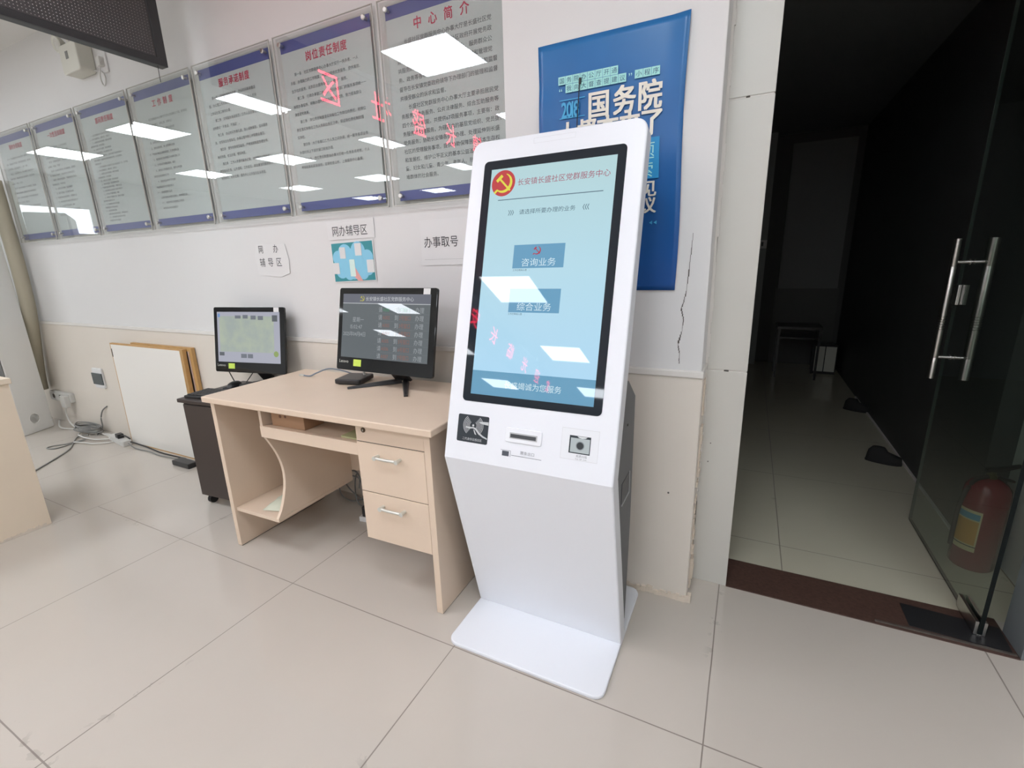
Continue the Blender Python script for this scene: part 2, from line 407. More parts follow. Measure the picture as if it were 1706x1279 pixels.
tb = thing('side_table', 'dark low table far down the unlit corridor', 'table', (0.30, 5.55, 0))
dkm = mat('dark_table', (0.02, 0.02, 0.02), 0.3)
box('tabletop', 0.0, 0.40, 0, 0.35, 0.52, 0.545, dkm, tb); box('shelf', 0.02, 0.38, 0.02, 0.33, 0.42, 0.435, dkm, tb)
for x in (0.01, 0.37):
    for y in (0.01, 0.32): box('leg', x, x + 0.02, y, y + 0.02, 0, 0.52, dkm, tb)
bn = thing('storage_box', 'pale two-door box at the end of the dark corridor', 'box', (0.70, 5.9, 0))
box('door', 0.0, 0.085, -0.01, 0.0, 0.03, 0.30, mat('pale_box', (0.7, 0.7, 0.62), 0.4), bn); box('door', 0.095, 0.19, -0.01, 0.0, 0.03, 0.30, MATS['pale_box'], bn)
box('body', -0.01, 0.20, 0, 0.22, 0, 0.31, dkm, bn); box('handle', 0.02, 0.05, 0.08, 0.10, 0.31, 0.42, dkm, bn)
# two dark shoes beside the corridor wall
def shoe(loc, rz, label, s=0.72):
    t = thing('shoe', label, 'shoe', loc, rz, 'black shoes on the corridor floor')
    m = MB(); prof = []
    for k in range(20):
        a = 2 * math.pi * k / 20; prof.append((0.13 * s * math.cos(a), (0.045 + 0.010 * math.cos(a)) * s * math.sin(a)))
    m.prism(prof, 0, 0.018); m.build('sole', rub_m, t, bevel=0.004)
    m = MB(); vs = []; lay = ((0.018, 1.0, 1.0), (0.05, 0.96, 0.92), (0.075, 0.55, 0.7), (0.10, 0.35, 0.55))
    for (z, sx, sy) in lay:
        for k in range(20):
            a = 2 * math.pi * k / 20; ox = 0 if z < 0.06 else -0.045 * s
            vs.append((ox + 0.125 * s * sx * math.cos(a), 0.045 * s * sy * math.sin(a), z))
    fs = [(i * 20 + k, i * 20 + (k + 1) % 20, (i + 1) * 20 + (k + 1) % 20, (i + 1) * 20 + k) for i in range(3) for k in range(20)]
    fs.append(tuple(range(60, 80))); m.add(vs, fs); m.build('upper', rub_m, t, smooth=True)
shoe((0.84, 3.42, 0), math.radians(-12), 'nearer black shoe against the corridor wall')
shoe((0.88, 4.55, 0), math.radians(-20), 'farther black shoe against the corridor wall')
# threshold
th = struct(box('trim_8', 0.020, 0.880, 1.798, 1.992, -0.02, 0.004, granite_m), 'brown granite threshold strip')
sp = thing('floor_spring_cover', 'black metal cover plate under the glass door hinge', 'door hardware', (0.605, 1.83, 0.004))
MB().prism([(0.0, 0.0), (0.262, -0.012), (0.270, 0.108), (0.0, 0.122)], 0, 0.003).build('plate', plate_m, sp)
m = MB()
m.box(-0.1, 0.27, -0.022, -0.014, 0.0, 0.004); m.build('worn_edge', mat('worn_steel', (0.18, 0.16, 0.14), 0.5, metal=0.6, noise=0.5, nscale=30), sp)

# ================================================================== CEILING PANELS
dif_m = emis('panel_light', (0.93, 0.985, 1.05), PANEL_POWER)
first = None
names_x = ('sixth', 'fifth', 'fourth', 'third', 'second', 'first'); names_y = ('nearest the back wall', 'second from the back wall', 'third from the back wall', 'farthest from the back wall')
for i, x in enumerate(LIGHT_X):
    for j, y in enumerate(LIGHT_Y):
        lab = 'square white ceiling panel light, %s column from the right, row %s' % (names_x[i], names_y[j])
        if first is None:
            first = thing('ceiling_light', lab, 'ceiling light', (x, y, CEIL), 0, 'square panel lights in the ceiling')
            box('diffuser', -0.29, 0.29, -0.29, 0.29, -0.012, -0.004, dif_m, first)
            m = MB()
            for (a, b, c, d) in ((-0.3, 0.3, -0.3, -0.29), (-0.3, 0.3, 0.29, 0.3), (-0.3, -0.29, -0.29, 0.29), (0.29, 0.3, -0.29, 0.29)): m.box(a, b, c, d, -0.014, 0)
            m.build('frame', nickel_m, first)
        else:
            o = first.copy(); C.objects.link(o); o.location = (x, y, CEIL); o['label'] = lab
            for ch in list(first.children):
                c = ch.copy(); C.objects.link(c); c.parent = o

# ================================================================== WALL BOARDS
LINES7 = ['　　长盛社区党群服务中心办事大厅是长盛社区党', '委、居委会和政务服务中心为社区政府开展党务政', '务服务的综合服务平台，是联系群众、服务群众公', '共服务的窗口，办事大厅统一受理、办理和管理党', '务、政务等各项服务事项，接受各部门的办理和监督', '落实中央和省委、市委、长安镇委的部门办理和监督', '督导在长安镇党委政府领导下办理部门的管理和监督', '并接受群众的诉求和监督。', '　　长盛社区党群服务中心办事大厅主要承担居民党', '务服务、政务服务、公共法律服务、综合互助服务等', '四个方面的职能，共提供67项服务事项，主要有：政', '务服务和党建服务，为辖区内的基层党组织、党员提供', '党务服务；协助长安镇各部门办理、处理延伸到长盛', '社区的受理服务事项，提供协助保障居民基本生存权', '和发展权、维护公平正义的基本公益法律服务、儿', '童、妇女和儿童、青少年、老年人、残疾人和困', '难群体的社会服务。']
LINES6 = ['　　第一条　社区党群服务中心办事大厅实行一岗多责、一人', '多能、办理能力的工作制度，为群众提供优质服务、提供高效、', '全方位的服务，达到后台服务中心“一盘子”服务。', '　　第二条　行政办事窗口中心，首问办事部门的服务事项统一一', '按照办事程序、明确办理时限和办理岗位时限，努力提高群众', '满意度和效率。', '　　第三条　岗位责任制度落实到每位工作岗位的责任，把岗位', '责任落实到每位工作人员岗位责任之中，保证岗位责任制的落', '实到位。', '　　第四条　大厅各窗口工作人员之间协调，统一服务各项业务', '办理时间上下班的窗口轮岗办理。', '　　第五条　岗位责任制度由办事大厅统一负责各项考核，个人', '考核结果和奖惩挂钩，定期检查公布，上报服务中心备案。']
LINES5 = ['　　第一条　坚持热情服务态度，办公时间着装整洁', '服，办公室工作人员实行挂牌服务制度，工作人员持', '上岗证在窗口接待办事。', '　　第二条　文明服务用语规范，工作人员办理业务', '对待群众“不推诿、不拖延”。', '　　第三条　办公时间热情礼貌，耐心细致解答，坚持服务', '务。按照规定办理事项，办事过程中耐心听取群众意见。', '　　第四条　提供优质规范服务，严格按照制度办理业务，', '做到热情、依法办理、便民利民。', '　　第五条　工作人员遵守服务纪律，对待服务对象热情', '做到首问负责、公开透明、工作规范、高效廉洁的服务群众，', '接受群众、社会监督，服务中心公开服务投诉电话。']
LINES4 = ['　　一、社区党群服务中心办事大厅工作人员应按时上下班，坚守岗位', '二、工作人员着装整洁、挂牌上岗、文明办公', '　　三、认真落实首问责任制度、限时办结制度', '做到事事有回音、件件有落实', '　　四、办理业务公开透明、简化办事程序', '　　五、服务热情周到、耐心解答群众咨询', '六、严格遵守廉洁自律各项规定，不得收受礼品', '　　七、做好各项业务台账登记与资料归档工作', '　　八、工作时间不得擅自离岗、串岗', '　　九、保持办公环境整洁卫生，爱护公共设施', '做好防火防盗等安全工作', '　　十、积极参加业务学习与培训', '不断提高业务水平和服务能力', '十一、自觉接受群众监督', '　　认真听取群众的意见和建议，及时改进工作', '　　十二、完成领导交办的其他工作任务', '　　本制度自公布之日起执行']
def make_board(x0, label, title, tw, lines, zt, pitch, cw, x_in, tch=0.047, tpitch=None, ink=None):
    b = thing('notice_board', label, 'notice board', (x0, 1.80, 1.53), 0, 'acrylic rule boards in a row on the back wall')
    W, H = 0.602, 0.780
    box('backing_sheet', 0.0, W, -0.016, -0.013, 0, H, acr_m, b)
    box('print', 0.027, W - 0.030, -0.018, -0.0165, 0.022, H - 0.022, printp_m, b)
    box('blue_band', 0.0265, W - 0.0295, -0.0185, -0.0164, H - 0.069, H - 0.0215, blueb_m, b)
    box('blue_band', 0.0265, W - 0.0295, -0.0185, -0.0164, 0.0215, 0.062, blueb_m, b)
    box('cover_sheet', 0.0, W, -0.036, -0.031, 0, H, acr_m, b)
    m = MB()   # polished rims catch light
    for (a, c, d, e) in ((0, 0.0022, 0, H), (W - 0.0022, W, 0, H), (0, W, 0, 0.0022), (0, W, H - 0.0022, H)): m.box(a - 0.0002, c + 0.0002, -0.0365, -0.0305, d - 0.0002, e + 0.0002)
    m.build('sheet_rim', acre_m, b)
    MM = WALL(0, -0.0192, 0)
    tp = tpitch or tch; n = swidth(title); m = MB()
    letters(m, title, tw - (n - 1) * tp / 2 - tch * 0.5 , H - 0.105, tch * 0.93, tch, MM, 0.014, tp); m.build('title_lettering', redt_m, b)
    m = MB()
    for k, ln in enumerate(lines):
        letters(m, ln, x_in, zt - 1.53 - pitch * k, cw, cw * 0.98, MM, 0.0)
    m.build('body_lettering', ink or inkt_m, b)
    for x in (0.045, W - 0.045):
        for z in (0.040, H - 0.040):
            m = MB(); Mx = Matrix.Translation((x, 0, z)) @ Matrix.Rotation(math.radians(90), 4, 'X')
            m.lathe([(0.006, -0.0), (0.006, 0.0362), (0.010, 0.0364), (0.011, 0.041), (0.008, 0.044)], 16, Mx); m.build('standoff', chrome_m, b, smooth=True)
    return b
make_board(-1.455, 'wide-set red title board beside the column, largest black text', '中心简介', 0.295, LINES7[:5] + LINES7[6:], 2.152, 0.0338, 0.0203, 0.070, 0.046, 0.073)
make_board(-2.084, 'clear board with red six-character title, second from the column', '岗位责任制度', 0.310, LINES6, 2.146, 0.0330, 0.0158, 0.066, 0.043)
make_board(-2.714, 'clear board with red title above the left screen, third from the column', '服务承诺制度', 0.300, LINES5, 2.146, 0.0350, 0.0165, 0.070, 0.041)
make_board(-3.345, 'clear board with short four-character title under the hanging sign corner', '工作制度', 0.300, LINES4, 2.130, 0.0300, 0.0140, 0.075, 0.040, 0.055)
make_board(-3.978, 'board with densest fine text, left of the four-character title board', '首问责任制度', 0.300, LINES4[:6] + LINES6[3:6] + LINES4 , 2.130, 0.0205, 0.0125, 0.075, 0.036)
make_board(-4.610, 'clear board with faint red title, second from the left end', '一次性告知制度', 0.300, LINES5[:8] + LINES4[3:11], 2.130, 0.0290, 0.0145, 0.075, 0.036)
make_board(-5.242, 'clear board at the left end, beside the air conditioner', '限时办结制度', 0.300, LINES6[:5] + LINES5[4:10], 2.130, 0.0340, 0.0150, 0.075, 0.036)

# ================================================================== SIGNS ON THE WALL
def paper(name, label, pts, y=1.7985, cat='paper sign', group=None, m=None):
    o = MB().prism(pts, y - 0.0012, y + 0.0005, 'y').build(name, m or paper_m); return tag(o, label, cat, group)
t = thing('paper_sign', 'curling white paper with two rows of characters above the left screen', 'sign', (-2.35, 1.80, 1.32))
MB().prism([(-0.13, -0.078), (-0.142, 0.03), (-0.118, 0.088), (0.11, 0.082), (0.128, 0.0), (0.122, -0.07), (0.05, -0.09)], -0.004, -0.0025, 'y').build('sheet', paper_m, t)
m = MB(); MM = WALL(0, -0.0045, 0); letters(m, '网', -0.105, 0.060, 0.042, 0.046, MM, 0.0); letters(m, '办', 0.015, 0.060, 0.042, 0.046, MM, 0.0)
letters(m, '辅导区', -0.108, -0.010, 0.046, 0.050, MM, 0.0, 0.067); m.build('lettering', ink_m, t)
t = thing('paper_sign', 'white paper strip of five black characters above the teal cloud picture', 'sign', (-1.765, 1.80, 1.445))
MB().prism([(-0.150, -0.04), (-0.150, 0.050), (0.155, 0.050), (0.155, -0.04)], -0.0035, -0.0022, 'y').build('sheet', paper_m, t)
m = MB(); letters(m, '网办辅导区', -0.119, 0.0, 0.0465, 0.052, WALL(0, -0.004, 0), 0.0); m.build('lettering', ink_m, t)
t = thing('paper_sign', 'white paper with four black characters, left of the kiosk top', 'sign', (-1.24, 1.80, 1.37))
MB().prism([(-0.105, -0.10), (-0.105, 0.095), (0.16, 0.095), (0.16, -0.10)], -0.0035, -0.0022, 'y').build('sheet', paper_m, t)
MB().box(-0.09, 0.16, -0.0042, -0.0035, -0.075, -0.0745).build('fold_line', gap_m, t)
m = MB(); letters(m, '办事取号', -0.088, 0.0, 0.046, 0.050, WALL(0, -0.0045, 0), -0.006); m.build('lettering', ink_m, t)
# picture poster with clouds
t = thing('cloud_poster', 'small teal and sky-blue cloud poster on the wall above the desk screen', 'poster', (-1.905, 1.80, 1.197))
MB().prism([(0, 0), (0.281, 0.007), (0.279, 0.201), (0.0, 0.195)], -0.0036, -0.0024, 'y').build('sheet', paper_m, t)
teal = mat('poster_teal', srgb(52, 142, 150), 0.5); cloud = mat('poster_cloud', srgb(135, 200, 226), 0.5)
MB().prism([(0.006, 0.005), (0.274, 0.012), (0.273, 0.196), (0.006, 0.190)], -0.0044, -0.0035, 'y').build('teal_ground', teal, t)
m = MB()
import itertools
for k, (cx, cz, r) in enumerate(((0.092, 0.140, 0.046), (0.178, 0.150, 0.046), (0.044, 0.120, 0.036), (0.236, 0.120, 0.036), (0.06, 0.06, 0.040), (0.235, 0.068, 0.034), (0.14, 0.09, 0.075), (0.11, 0.048, 0.036), (0.20, 0.05, 0.036))):
    m.prism(disc(cx, cz, r), -0.0046 - 0.00012 * k, -0.0043, 'y')
m.build('clouds', cloud, t)
m = MB()
for (cx, cz, sx, sz) in ((0.078, 0.144, 0.019, 0.027), (0.182, 0.158, 0.021, 0.029), (0.026, 0.070, 0.020, 0.027), (0.252, 0.078, 0.022, 0.030)):
    MB().prism(rrect(cx - sx, cx + sx, cz - sz, cz + sz, 0.003), -0.0064, -0.0055, 'y').build('white_card', paper_m, t)
m = MB(); m.prism([(0.150, 0.075), (0.195, 0.008), (0.165, 0.008), (0.135, 0.035)], -0.0066, -0.0056, 'y'); m.build('hand', mat('poster_skin', srgb(226, 165, 160), 0.6), t)
m = MB(); m.prism(rrect(0.118, 0.152, 0.030, 0.112, 0.004), -0.0072, -0.0058, 'y'); m.build('phone', mat('poster_phone', srgb(215, 236, 228), 0.5), t)

# blue State-Council style poster on the column
pblue_m = bpy.data.materials.new('poster_blue'); pblue_m.use_nodes = True
nt = pblue_m.node_tree; bs = nt.nodes['Principled BSDF']; bs.inputs['Roughness'].default_value = 0.32
tc = nt.nodes.new('ShaderNodeTexCoord'); sx = nt.nodes.new('ShaderNodeSeparateXYZ'); nt.links.new(tc.outputs['Object'], sx.inputs[0])
mr = nt.nodes.new('ShaderNodeMapRange'); mr.inputs[1].default_value = 0.0; mr.inputs[2].default_value = 0.79; nt.links.new(sx.outputs[2], mr.inputs[0])
cr_ = nt.nodes.new('ShaderNodeValToRGB'); nt.links.new(mr.outputs[0], cr_.inputs[0])
cr_.color_ramp.elements[0].color = (*srgb(12, 78, 150), 1); cr_.color_ramp.elements[1].color = (*srgb(36, 114, 178), 1)
nz = nt.nodes.new('ShaderNodeTexNoise'); nz.inputs['Scale'].default_value = 6; nt.links.new(tc.outputs['Object'], nz.inputs['Vector'])
mx = nt.nodes.new('ShaderNodeMix'); mx.data_type = 'RGBA'; mx.blend_type = 'MULTIPLY'; mx.inputs[0].default_value = 0.2
nt.links.new(cr_.outputs[0], mx.inputs[6]); nt.links.new(nz.outputs['Fac'], mx.inputs[7]); nt.links.new(mx.outputs[2], bs.inputs['Base Color'])
P = thing('wall_poster', 'tall bright blue poster with cream characters on the column behind the kiosk', 'poster', (-0.695, 1.652, 1.170))
m = MB(); nx, nz_ = 28, 40; vs = []
for j in range(nz_ + 1):
    for i in range(nx + 1):
        u = i / nx; v = j / nz_
        x = 0.475 * u; z = 0.79 * v
        y = -0.004 - 0.004 * abs(math.sin(u * math.pi)) * (1 - v) - 0.010 * max(0, (0.12 - u) / 0.12) * math.sin(math.pi * min(1, max(0, (v - 0.55) / 0.3))) - 0.008 * max(0, (u - 0.9) / 0.1) * abs(math.sin(v * 5))
        x += 0.004 * math.sin(v * 7) * (1 if u > 0.5 else -0.6) * abs(u - 0.5) * 2
        vs.append((x, y, z))
fs = [(j * (nx + 1) + i, j * (nx + 1) + i + 1, (j + 1) * (nx + 1) + i + 1, (j + 1) * (nx + 1) + i) for j in range(nz_) for i in range(nx)]
m.add(vs, fs); sh = m.build('sheet', pblue_m, P, smooth=True)
sd = sh.modifiers.new('solid', 'SOLIDIFY'); sd.thickness = 0.0008; sd.offset = -1
PX, PZ = 0.695, 1.170
mint = mat('poster_mint', srgb(165, 226, 222), 0.5); cream = mat('poster_cream', srgb(232, 228, 214), 0.5); teal2 = mat('poster_tealbox', srgb(28, 140, 196), 0.5)
skyt = mat('poster_sky', srgb(72, 170, 216), 0.5); navy = mat('poster_navy_ink', srgb(48, 88, 120), 0.5)
def pm(z=0.0): return WALL(PX, -0.0105 - z, -PZ)
def minttiles(s, x0, x1, z0, z1):
    m = MB(); t2 = MB(); n = len(s); wd = (x1 - x0) / n
    for k, c in enumerate(s):
        a = x0 + wd * k; m.quad((a + 0.0004, z0, 0), (a + wd - 0.0004, z0, 0), (a + wd - 0.0004, z1, 0), (a + 0.0004, z1, 0), pm())
        letters(t2, c, a + wd * 0.14, (z0 + z1) / 2, wd * 0.74, (z1 - z0) * 0.72, pm(0.0005), -0.008)
    m.build('mint_tiles', mint, P); t2.build('tile_lettering', navy, P)
minttiles('国务院办公厅开通', -0.624, -0.425, 1.8335, 1.8575)
minttiles('我向大督查提建议', -0.599, -0.399, 1.808, 1.8325)
minttiles('小程序', -0.3735, -0.2975, 1.811, 1.8345)
m = MB(); letters(m, '“', -0.622, 1.812, 0.030, 0.036, pm(0.0003)); letters(m, '”', -0.393, 1.818, 0.030, 0.036, pm(0.0003)); m.build('quotation_marks', mint, P)
m = MB()
for s, x, z, w_, h_ in (('国', -0.524, 1.7585, 0.076, 0.084), ('务', -0.440, 1.7595, 0.074, 0.086), ('院', -0.363, 1.760, 0.076, 0.086), ('大', -0.628, 1.681, 0.074, 0.084), ('督', -0.562, 1.681, 0.074, 0.086), ('查', -0.492, 1.681, 0.074, 0.086), ('来', -0.422, 1.681, 0.074, 0.086), ('了', -0.353, 1.684, 0.074, 0.082)):
    letters(m, s, x, z, w_, h_, pm(0.0003), 0.030)
m.build('headline_lettering', cream, P)
m = MB(); letters(m, '2018', -0.614, 1.760, 0.040, 0.066, pm(0.0003), 0.022, 0.0335)
m.quad((-0.62, 1.786, 0), (-0.532, 1.786, 0), (-0.532, 1.7885, 0), (-0.62, 1.7885, 0), pm()); m.quad((-0.62, 1.732, 0), (-0.532, 1.732, 0), (-0.532, 1.7345, 0), (-0.62, 1.7345, 0), pm())
m.build('year_lettering', skyt, P)
m = MB(); m.quad((-0.62, 1.520, 0), (-0.287, 1.520, 0), (-0.290, 1.640, 0), (-0.62, 1.640, 0), pm()); m.build('teal_block', teal2, P)
m = MB(); letters(m, '征集问题', -0.62 + 0.10, 1.603, 0.055, 0.054, pm(0.0004), 0.0, 0.0545); letters(m, '线索', -0.413, 1.5475, 0.055, 0.052, pm(0.0004), 0.0, 0.0545)
m.build('block_lettering', mint, P)
m = MB(); letters(m, '意见', -0.399, 1.4905, 0.055, 0.052, pm(0.0004), 0.022, 0.0535); letters(m, '建议', -0.399, 1.441, 0.055, 0.052, pm(0.0004), 0.022, 0.0535); m.build('request_lettering', cream, P)
m = MB()
for x in (-0.311, -0.297): m.add([(x, 1.386, 0), (x + 0.010, 1.392, 0), (x + 0.010, 1.380, 0)], [(0, 2, 1)], pm(0.0003))
m.build('arrow_marks', skyt, P)
cb = MB().tube([(-0.548, 1.636, 1.836), (-0.551, 1.635, 1.79), (-0.556, 1.636, 1.72), (-0.562, 1.636, 1.5)], 0.0016, 6); cb.cyl((-0.548, 1.636, 1.825), (-0.547, 1.636, 1.842), 0.004, 8)
tag(cb.build('hanging_cable', cable_k, smooth=True), 'thin black cord hanging over the blue poster', 'cord')

# ================================================================== HANGING LED SIGN
S = thing('led_sign', 'long black hanging LED sign at the upper left', 'sign', (-2.70, 1.64, 2.262))
box('cabinet', -0.05, -0.004, -5.9, 0.0, 0, 0.40, ledf, S, bevel=0.003)
m = MB(); m.box(-0.006, 0.003, -5.9, 0.0, 0, 0.032); m.box(-0.006, 0.003, -5.9, 0.0, 0.368, 0.40); m.box(-0.006, 0.003, -0.045, 0.0, 0.03, 0.37); m.box(-0.006, 0.003, -5.9, -5.86, 0.03, 0.37); m.build('frame', ledf, S, bevel=0.002)
box('led_panel', -0.008, -0.0034, -5.88, -0.03, 0.02, 0.38, ledm, S)
m = MB(); pit = 0.0125
for j in range(27):
    for i in range(60):
        y = -0.055 - i * pit; z = 0.042 + j * 0.0122
        m.add([(-0.0038, y - 0.0022, z - 0.002), (-0.0038, y + 0.0022, z - 0.002), (-0.0038, y + 0.0022, z + 0.002), (-0.0038, y - 0.0022, z + 0.002), (-0.0015, y, z)], [(0, 1, 4), (1, 2, 4), (2, 3, 4), (3, 0, 4)])
o = m.build('led_bead', mat('led_bead', (0.22, 0.20, 0.20), 0.25), S); o['kind'] = 'stuff'
m = MB(); MS = Matrix(((0, 0, 1, 0.0), (1, 0, 0, 0), (0, 1, 0, 0), (0, 0, 0, 1)))
for k, c in enumerate('欢迎光临长安镇长盛社区'):
    letters(m, c, -0.92 - 0.5 * (10 - k), 0.20, 0.20, 0.22, MS, -0.012, None, 0.0)
m.build('red_lettering', ledred, S)
m = MB().cyl((-2.73, 1.55, 2.662), (-2.73, 1.55, CEIL), 0.006, 8).cyl((-2.73, -0.5, 2.662), (-2.73, -0.5, CEIL), 0.006, 8).cyl((-2.73, -3.6, 2.662), (-2.73, -3.6, CEIL), 0.006, 8)
m.add([(v[0] + 2.70, v[1] - 1.64, v[2] - 2.262) for v in []], []); o = m.build('hanger', chrome_m, S, M=Matrix.Translation((2.70, -1.64, -2.262)))
m = MB().tube([(-2.715, 1.60, 2.262), (-2.717, 1.60, 2.22), (-2.716, 1.60, 2.19)], 0.0015, 6); tag(m.build('thin_cable', cable_k), 'short thin cord dangling from the LED sign corner', 'cord')

# emergency twin light
E_ = thing('emergency_light', 'white twin-head emergency light high on the wall behind the LED sign', 'emergency light', (-3.775, 1.80, 2.455))
MB().prism(rrect(-0.10, 0.10, 0.0, 0.155, 0.02), -0.085, 0.0, 'y').build('body', mat('lamp_ivory', (0.66, 0.65, 0.58), 0.45), E_, bevel=0.006)
for x in (-0.118, 0.045):
    m = MB(); Mx = Matrix.Translation((x, -0.06, 0.178)) @ Matrix.Rotation(math.radians(100), 4, 'X')
    m.lathe([(0.012, -0.03), (0.038, -0.005), (0.045, 0.02), (0.040, 0.024), (0.030, 0.018)], 20, Mx); m.cyl((x * 0.6, -0.04, 0.15), (x, -0.05, 0.18), 0.010, 10)
    h = m.build('lamp_head', MATS['lamp_ivory'], E_, smooth=True)
    m = MB(); m.lathe([(0.030, 0.0185), (0.012, 0.0225)], 16, Mx); m.build('lens', acre_m, h)
MB().box(-0.03, 0.0, -0.0865, -0.085, 0.075, 0.115).build('status_window', cable_g, E_)
k_ = thing('wall_socket', 'white socket with plug high on the wall beside the emergency light', 'socket', (-3.585, 1.80, 2.50))
MB().prism(rrect(-0.03, 0.05, -0.06, 0.06, 0.006), -0.010, 0.0, 'y').build('plate', paper_m, k_, bevel=0.002)
MB().prism(rrect(-0.01, 0.03, -0.03, 0.02, 0.006), -0.035, -0.009, 'y').build('plug', cable_w, k_, bevel=0.003)
m = MB().tube([(-3.575, 1.775, 2.475), (-3.59, 1.77, 2.42), (-3.585, 1.772, 2.375), (-3.565, 1.775, 2.37), (-3.558, 1.78, 2.41), (-3.60, 1.785, 2.45), (-3.69, 1.785, 2.47)], 0.004, 8)
tag(m.build('looped_cable', cable_w, smooth=True), 'white cord looping below the high wall socket', 'cord')

# ================================================================== LOWER WALL, LEFT
T = thing('thermostat', 'small white wall box with dark display on the tiled wall', 'wall box', (-4.595, 1.79, 0.467))
MB().prism(rrect(-0.076, 0.076, -0.080, 0.083, 0.012), -0.014, 0.0, 'y').build('case', paper_m, T, bevel=0.003)
MB().prism(rrect(-0.082, 0.072, -0.050, 0.043, 0.004), -0.019, -0.013, 'y').build('display', mat('lcd_dark', (0.06, 0.075, 0.08), 0.2), T)
O = thing('power_socket', 'white surface power socket low on the wall beside the air conditioner', 'socket', (-5.28, 1.79, 0.245))
MB().prism(rrect(-0.215, 0.155, -0.040, 0.042, 0.012), -0.035, 0.0, 'y').build('case', cable_w, O, bevel=0.005)
for x in (-0.14, -0.02): MB().prism(disc(x, 0.0, 0.02), -0.037, -0.034, 'y').build('outlet', gap_m, O)
MB().prism(rrect(0.06, 0.14, -0.075, 0.03, 0.01), -0.070, -0.034, 'y').build('plug', cable_w, O, bevel=0.005)
def cable(name, pts, r, m_, label, grp='cables on the floor', n=6):
    return tag(MB().tube(pts, r, 8, n=n).build(name, m_, smooth=True), label, 'cable', grp)
cable('power_cable', [(-5.19, 1.735, 0.17), (-5.20, 1.73, 0.11), (-5.14, 1.72, 0.04), (-5.02, 1.71, 0.012), (-4.86, 1.69, 0.010), (-4.70, 1.70, 0.012)], 0.006, cable_w, 'white cable dropping from the low wall socket to the floor')
cable('power_cable', [(-5.35, 1.72, 0.03), (-5.15, 1.66, 0.012), (-4.92, 1.728, 0.008), (-4.56, 1.74, 0.009), (-4.36, 1.733, 0.01)], 0.006, cable_w, 'white cable along the wall foot to the power strip')
cable('wall_cable', [(-4.594, 1.785, 0.232), (-4.66, 1.775, 0.19), (-4.70, 1.768, 0.12), (-4.705, 1.765, 0.05), (-4.71, 1.74, 0.012), (-4.66, 1.70, 0.007)], 0.005, cable_g, 'grey cable coming out of a hole in the tiled wall')
cable('network_cable', [(-4.20, 1.15, 0.005), (-4.214, 1.174, 0.005), (-4.446, 1.426, 0.005), (-4.62, 1.53, 0.005), (-4.741, 1.604, 0.008), (-4.70, 1.66, 0.012)], 0.005, cable_g, 'dark cable running out over the floor towards the counter')
cable('network_cable', [(-4.62, 1.60, 0.008), (-4.64, 1.50, 0.005), (-4.69, 1.43, 0.005), (-4.675, 1.39, 0.005), (-4.60, 1.415, 0.005), (-4.606, 1.529, 0.006), (-4.60, 1.60, 0.01)], 0.0045, cable_g, 'grey cable loop lying nearest the room in the tangle')
cable('coiled_cable', [(-4.606, 1.529, 0.014), (-4.50, 1.56, 0.012), (-4.418, 1.581, 0.010), (-4.334, 1.68, 0.010), (-4.648, 1.723, 0.016), (-4.80, 1.698, 0.018), (-4.765, 1.621, 0.018), (-4.51, 1.619, 0.018), (-4.36, 1.70, 0.02)], 0.005, cable_w, 'white cable lying in wide loops by the wall')
pts = []
for k in range(46):
    a = k * 0.82; r1 = 0.085 + 0.02 * math.sin(k * 1.7); pts.append((-4.80 + r1 * 1.7 * math.cos(a) + 0.02 * math.sin(k), 1.705 + 0.055 * math.sin(a) + 0.006 * math.sin(k * 2.3), 0.022 + 0.0011 * k))
cable('coiled_cable', pts, 0.0042, cable_g, 'grey cable wound in a tangled bundle against the wall', n=4)
cable('power_cable', [(-4.12, 1.690, 0.03), (-4.0, 1.712, 0.008), (-3.891, 1.705, 0.006), (-3.737, 1.690, 0.006), (-3.6, 1.690, 0.006), (-3.42, 1.69, 0.01)], 0.005, cable_k, 'black cable running from power strip behind the cabinet')
cable('power_cable', [(-4.10, 1.665, 0.03), (-4.0, 1.66, 0.007), (-3.829, 1.668, 0.006), (-3.689, 1.655, 0.006), (-3.534, 1.664, 0.006), (-3.40, 1.67, 0.01)], 0.004, cable_g, 'thin lower cable from power strip to adapter')
ps = thing('power_strip', 'white power strip on the floor in front of the leaning board', 'power strip', (-4.27, 1.69, 0), math.radians(-8))
MB().prism(rrect(-0.17, 0.14, -0.03, 0.03, 0.012), 0.0, 0.042).build('body', cable_w, ps, bevel=0.004)
box('plug', -0.03, 0.03, -0.02, 0.02, 0.042, 0.075, blk_m, ps, bevel=0.004); MB().tube([(0.02, 0, 0.06), (0.08, 0.01, 0.07), (0.15, 0.02, 0.055)], 0.005).build('plug_cord', cable_k, ps, smooth=True)
ad = box('power_adapter', -3.42, -3.23, 1.60, 1.665, 0, 0.035, blk_m, bevel=0.006); tag(ad, 'black power adapter on the floor beside the black cabinet', 'adapter')
